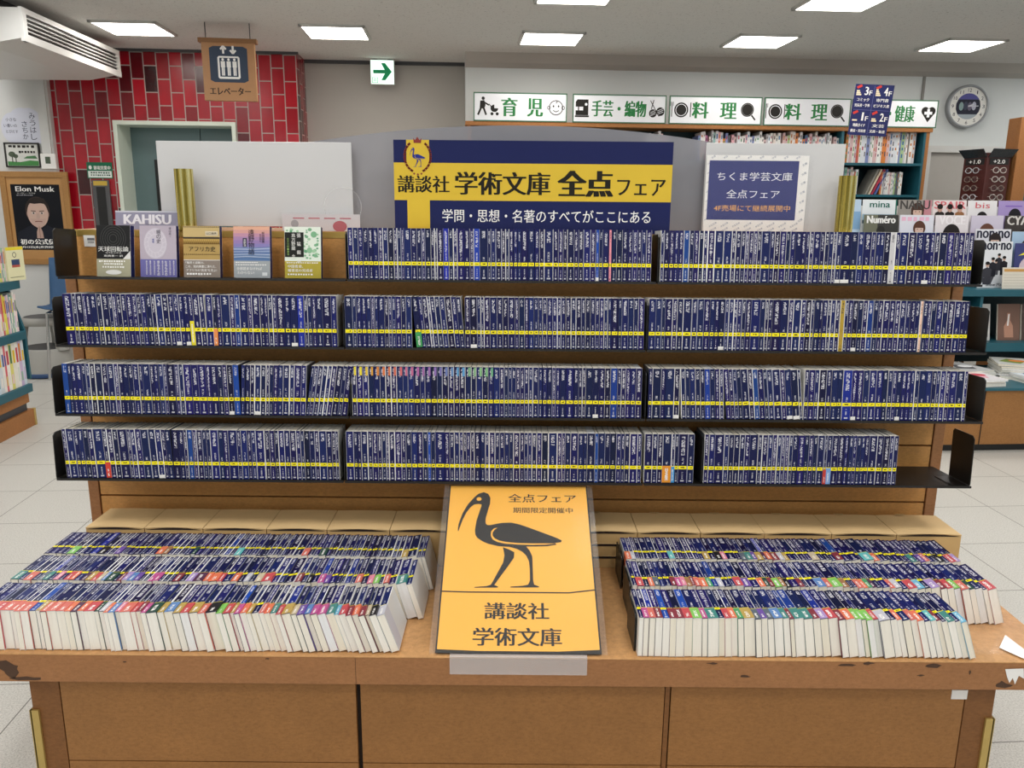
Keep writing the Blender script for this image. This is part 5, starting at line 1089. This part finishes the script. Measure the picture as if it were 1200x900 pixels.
# front tier
mag(1147, 1185, 0, 'white magazine with a dark-suited group of men on the front tier', 'e4e6ea', both(ttl('non·no', '1c2034', .92, .048, .05), group), .31)
mag(1188, 1226, 0, 'navy magazine with a yellow streak on the front tier', '3a4078', both(lambda m, w, h: (m.flat([(-w * .4, h * .72), (w * .3, h * .8), (w * .3, h * .9), (-w * .2, h * .8)], 2, P('e8e040')), m.ell(-.02, h * .45, .06, .07, 2, P('d8c8d0'), 18))), .30)
c, w, z, h = quadV(1176, 313, 1210, 338, 5.17)
m = MB().box(-w / 2, 0, 0, w / 2, .004, h, PM('d8d2c4', .5, .04)); m.rect(-w * .45, h * .8, w * .45, h * .93, 1, P('c89858'))
for i in range(1, 6): m.rect(-w * .45, h * .13 * i, w * .45, h * .13 * i + .002, 1, P('b0a898'))
tag(mk('price_card', m, None, RM(c, 5.17, MZ2 + .021) @ Matrix.Rotation(R(-8), 4, 'X')), 'beige printed card standing before the front tier of magazines', 'card')
# lower shelf
for (p0, p1, bg, dr, lab) in ((1138, 1163, 'd4d2ce', lambda m, w, h: m.rect(-w * .4, h * .1, w * .4, h * .8, 1, P('6a6864')), 'grey and white magazine on the lower stand shelf beside the bookend'), (1172, 1198, '7a5a4c', lambda m, w, h: (m.flat([(-.03, .02), (.035, .02), (.03, h * .4), (.01, h * .55), (.01, h * .75), (-.012, h * .75), (-.012, h * .55), (-.035, h * .38)], 1, P('b88a74')), m.stroke([(-.008, h * .4), (.0, h * .72)], .012, 2, P('f0e8e4'))), 'brown bottle-cover magazine standing on the lower stand shelf'), (1200, 1225, '4a3a34', lambda m, w, h: m.ell(0, h * .6, .05, .06, 1, P('8a6a58'), 18), 'dark brown magazine at the far right of the lower stand shelf')):
    x0, x1 = U(p0, 375, 5.22), U(p1, 375, 5.22); w = x1 - x0; o = mk('magazine', MB().box(-w / 2, 0, 0, w / 2, .012, .25, PM(bg, .3, .06, 8)).box(-w / 2 - .002, .001, .002, -w / 2, .011, .248, PAGES), None, RM((x0 + x1) / 2, 5.22, MZ1 + .031) @ Matrix.Rotation(R(-10), 4, 'X'))
    m = MB(); dr(m, w, .25); mk('cover_print', m, o); tag(o, lab, 'magazine', 'magazines on the lower stand shelf')
def stack(px, V, n, w, d, rz, cols_, lab):
    u = U(px, 445, V); z = .4185
    for k in range(n):
        th = .022 if k == 0 else .012; c = cols_[k % len(cols_)]
        o = mk('stacked_magazine', MB().box(-w / 2, -d / 2, 0, w / 2, d / 2, .001, PM(c, .3)).box(-w / 2 + .001, -d / 2 + .001, .001, w / 2 - .001, d / 2 - .001, th - .001, PAGES).box(-w / 2, -d / 2, th - .001, w / 2, d / 2, th, PM(c, .3, .1, 9)), None, RM(u + rb.uniform(-.008, .008), V + rb.uniform(-.01, .01), z, R(rz + rb.uniform(-4, 4))))
        if k == n - 1:
            m = MB(Matrix.Rotation(R(-90), 4, 'X') @ Matrix.Identity(4)); m.M = Matrix.Translation((0, 0, th + .0002)) @ Matrix.Rotation(R(-90), 4, 'X'); m.flat([(-w * .4, -d * .1), (w * .1, -d * .3), (w * .35, d * .1), (-w * .1, d * .3)], 1, P(lab[1])); m.ell(w * .1, d * .05, w * .22, d * .14, 2, P(lab[2]), 16); mk('cover_print', m, o)
        z += th + .0005; tag(o, (nth(k + 1) + ' from the bottom' if k < n - 1 else 'topmost') + ' in counter stack of ' + lab[0], 'magazine', 'magazines stacked on the counter')
stack(1143, 4.78, 3, .22, .28, 8, ('ece8e8', 'f0e8ea', 'e8e4e6'), ('white and pink magazines', 'e8b8c4', 'c84a58'))
stack(1185, 4.98, 7, .23, .28, -20, ('d8d8d6', '8a8a84', 'cfcfca', 'b4b4ae'), ('magazines with a green and orange cover', '7a8a3c', 'd8803c'))
stack(1128, 5.0, 4, .22, .28, 15, ('dcdcdc', 'c8c8c8'), ('grey and white magazines behind the bookend', '5a5a5c', 'e8e8e8'))
stack(1212, 4.80, 3, .22, .28, 4, ('d0d8e0', 'e0e0e0'), ('pale blue magazines cut by the picture edge', '6a8ab0', 'e8e8e8'))

# spectacles spinner and the tall side shelf
SV = 6.0
c, w, z, h = quadV(1128, 180, 1180, 236, SV)
DKR = PM('4a1c18', .35, .1); t = thing('spectacles_spinner', 'dark red revolving stand of reading glasses behind the magazines', 'display stand', RM(c, SV, 0, R(12)))
k = w * .31; ztop = z + h
mk('column', MB().box(-k, -k, .55, k, k, ztop, DKR), t, None, .004); mk('pole', MB().tube([(0, 0, .03), (0, 0, .56)], .025, CHROME, 12), t); mk('foot', MB().lathe([(0, 0), (.22, 0), (.22, .02), (.05, .035), (0, .035)], BLACK, 28), t)
for a in range(4):
    o = mk('mirror_flap', MB().add([(-k * .95, -k - .004, ztop - .035), (k * .95, -k - .004, ztop - .035), (k * 1.05, -k - .055, ztop + .025), (-k * 1.05, -k - .055, ztop + .025), (-k * .95, -k + .002, ztop - .035), (k * .95, -k + .002, ztop - .035), (k * 1.05, -k - .049, ztop + .025), (-k * 1.05, -k - .049, ztop + .025)], [(0, 1, 2, 3), (7, 6, 5, 4), (0, 4, 5, 1), (1, 5, 6, 2), (2, 6, 7, 3), (3, 7, 4, 0)], PM('55585c', .15, .05, 10, .7)), t, Matrix.Rotation(R(90 * a), 4, 'Z'))
    if a in (0, 3):
        m = MB(Matrix.Translation((0, -k - .002, 0))); m.box(-k * .8, -.001, ztop - .085, k * .8, 0, ztop - .04, BLACK); m.text(('+1.0', '+2.0')[a == 0], 0, ztop - .0625, k * 1.0, .028, 3, WHITE, .03); mk('strength_label', m, t, Matrix.Rotation(R(90 * a), 4, 'Z'))
for a in (3, 0):
    for r_ in range(4):
        zc = ztop - .125 - r_ * .065
        M = RM(c, SV, 0, R(12 + 90 * a)) @ Matrix.Translation((0, -k - .018, zc))
        g = thing('reading_glasses', f'pair of reading glasses, {nth(r_ + 1)} from top on the {"+1.0" if a == 3 else "+2.0"} face of the spinner', 'glasses', M, 'reading glasses on the spinner')
        rim = PM(rb.choice(('d8d8dc', '9a8a80', 'e0d8d0')), .2, .05, 14, .5)
        m = MB()
        for s in (-1, 1): m.tube([(s * .034 + .028 * math.cos(R(q)), 0, .02 * math.sin(R(q))) for q in range(0, 361, 30)], .003, rim, 6, False)
        m.tube([(-.007, 0, .004), (0, -.002, .008), (.007, 0, .004)], .002, rim, 6); mk('rims', m, g)
        for s in (-1, 1): mk('lens', MB().ell(s * .032, 0, .025, .0165, 0, ACRYL, 20), g); mk('temple', MB().tube([(s * .058, 0, .004), (s * .064, .006, .004), (s * .066, .10, .0)], .0018, rim, 6), g)
        mk('peg', MB().box(-.01, .002, -.006, .01, .018, 0, CHROME), g)
SU0 = U(1191, 185, 5.9)
t = thing('side_shelf', 'tall brown shelf unit with teal lining at the right edge of the picture', 'shelving', RM(SU0, 5.9, 0))
zt = Zv(1190, 137, 5.9)
mk('side_panel', MB().box(0, 0, 0, .10, .03, zt, WOOD).box(0, .03, 0, .02, .14, zt, WOOD), t, None, .003); mk('top', MB().box(.10, -.0, zt - .03, 1.3, .14, zt, WOOD), t)
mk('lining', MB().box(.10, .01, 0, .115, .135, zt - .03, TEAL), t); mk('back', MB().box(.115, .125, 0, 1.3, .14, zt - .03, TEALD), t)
for q in (zt - .45, zt - .83, zt - 1.2): mk('shelf', MB().box(.115, .012, q - .02, 1.3, .125, q, TEAL), t)
for k in range(3):
    o = mk('yellow_book', MB().box(0, 0, 0, .022, .006, .22, PM(('d8d84a', 'b8d8c0', 'e8e8e0')[k], .4)).box(0, .0061, 0, .022, .085, .22, PAGES), None, RM(SU0 + .118 + k * .024, 5.93, zt - .829))
    m = MB(); m.rect(.005, .05, .017, .19, 1, P(('4a8a4a', '3a6a9a', 'c05a4a')[k])); mk('spine_print', m, o); tag(o, ('yellow', 'mint green', 'white')[k] + ' book on the tall shelf at the right edge', 'book', 'books on the tall side shelf')
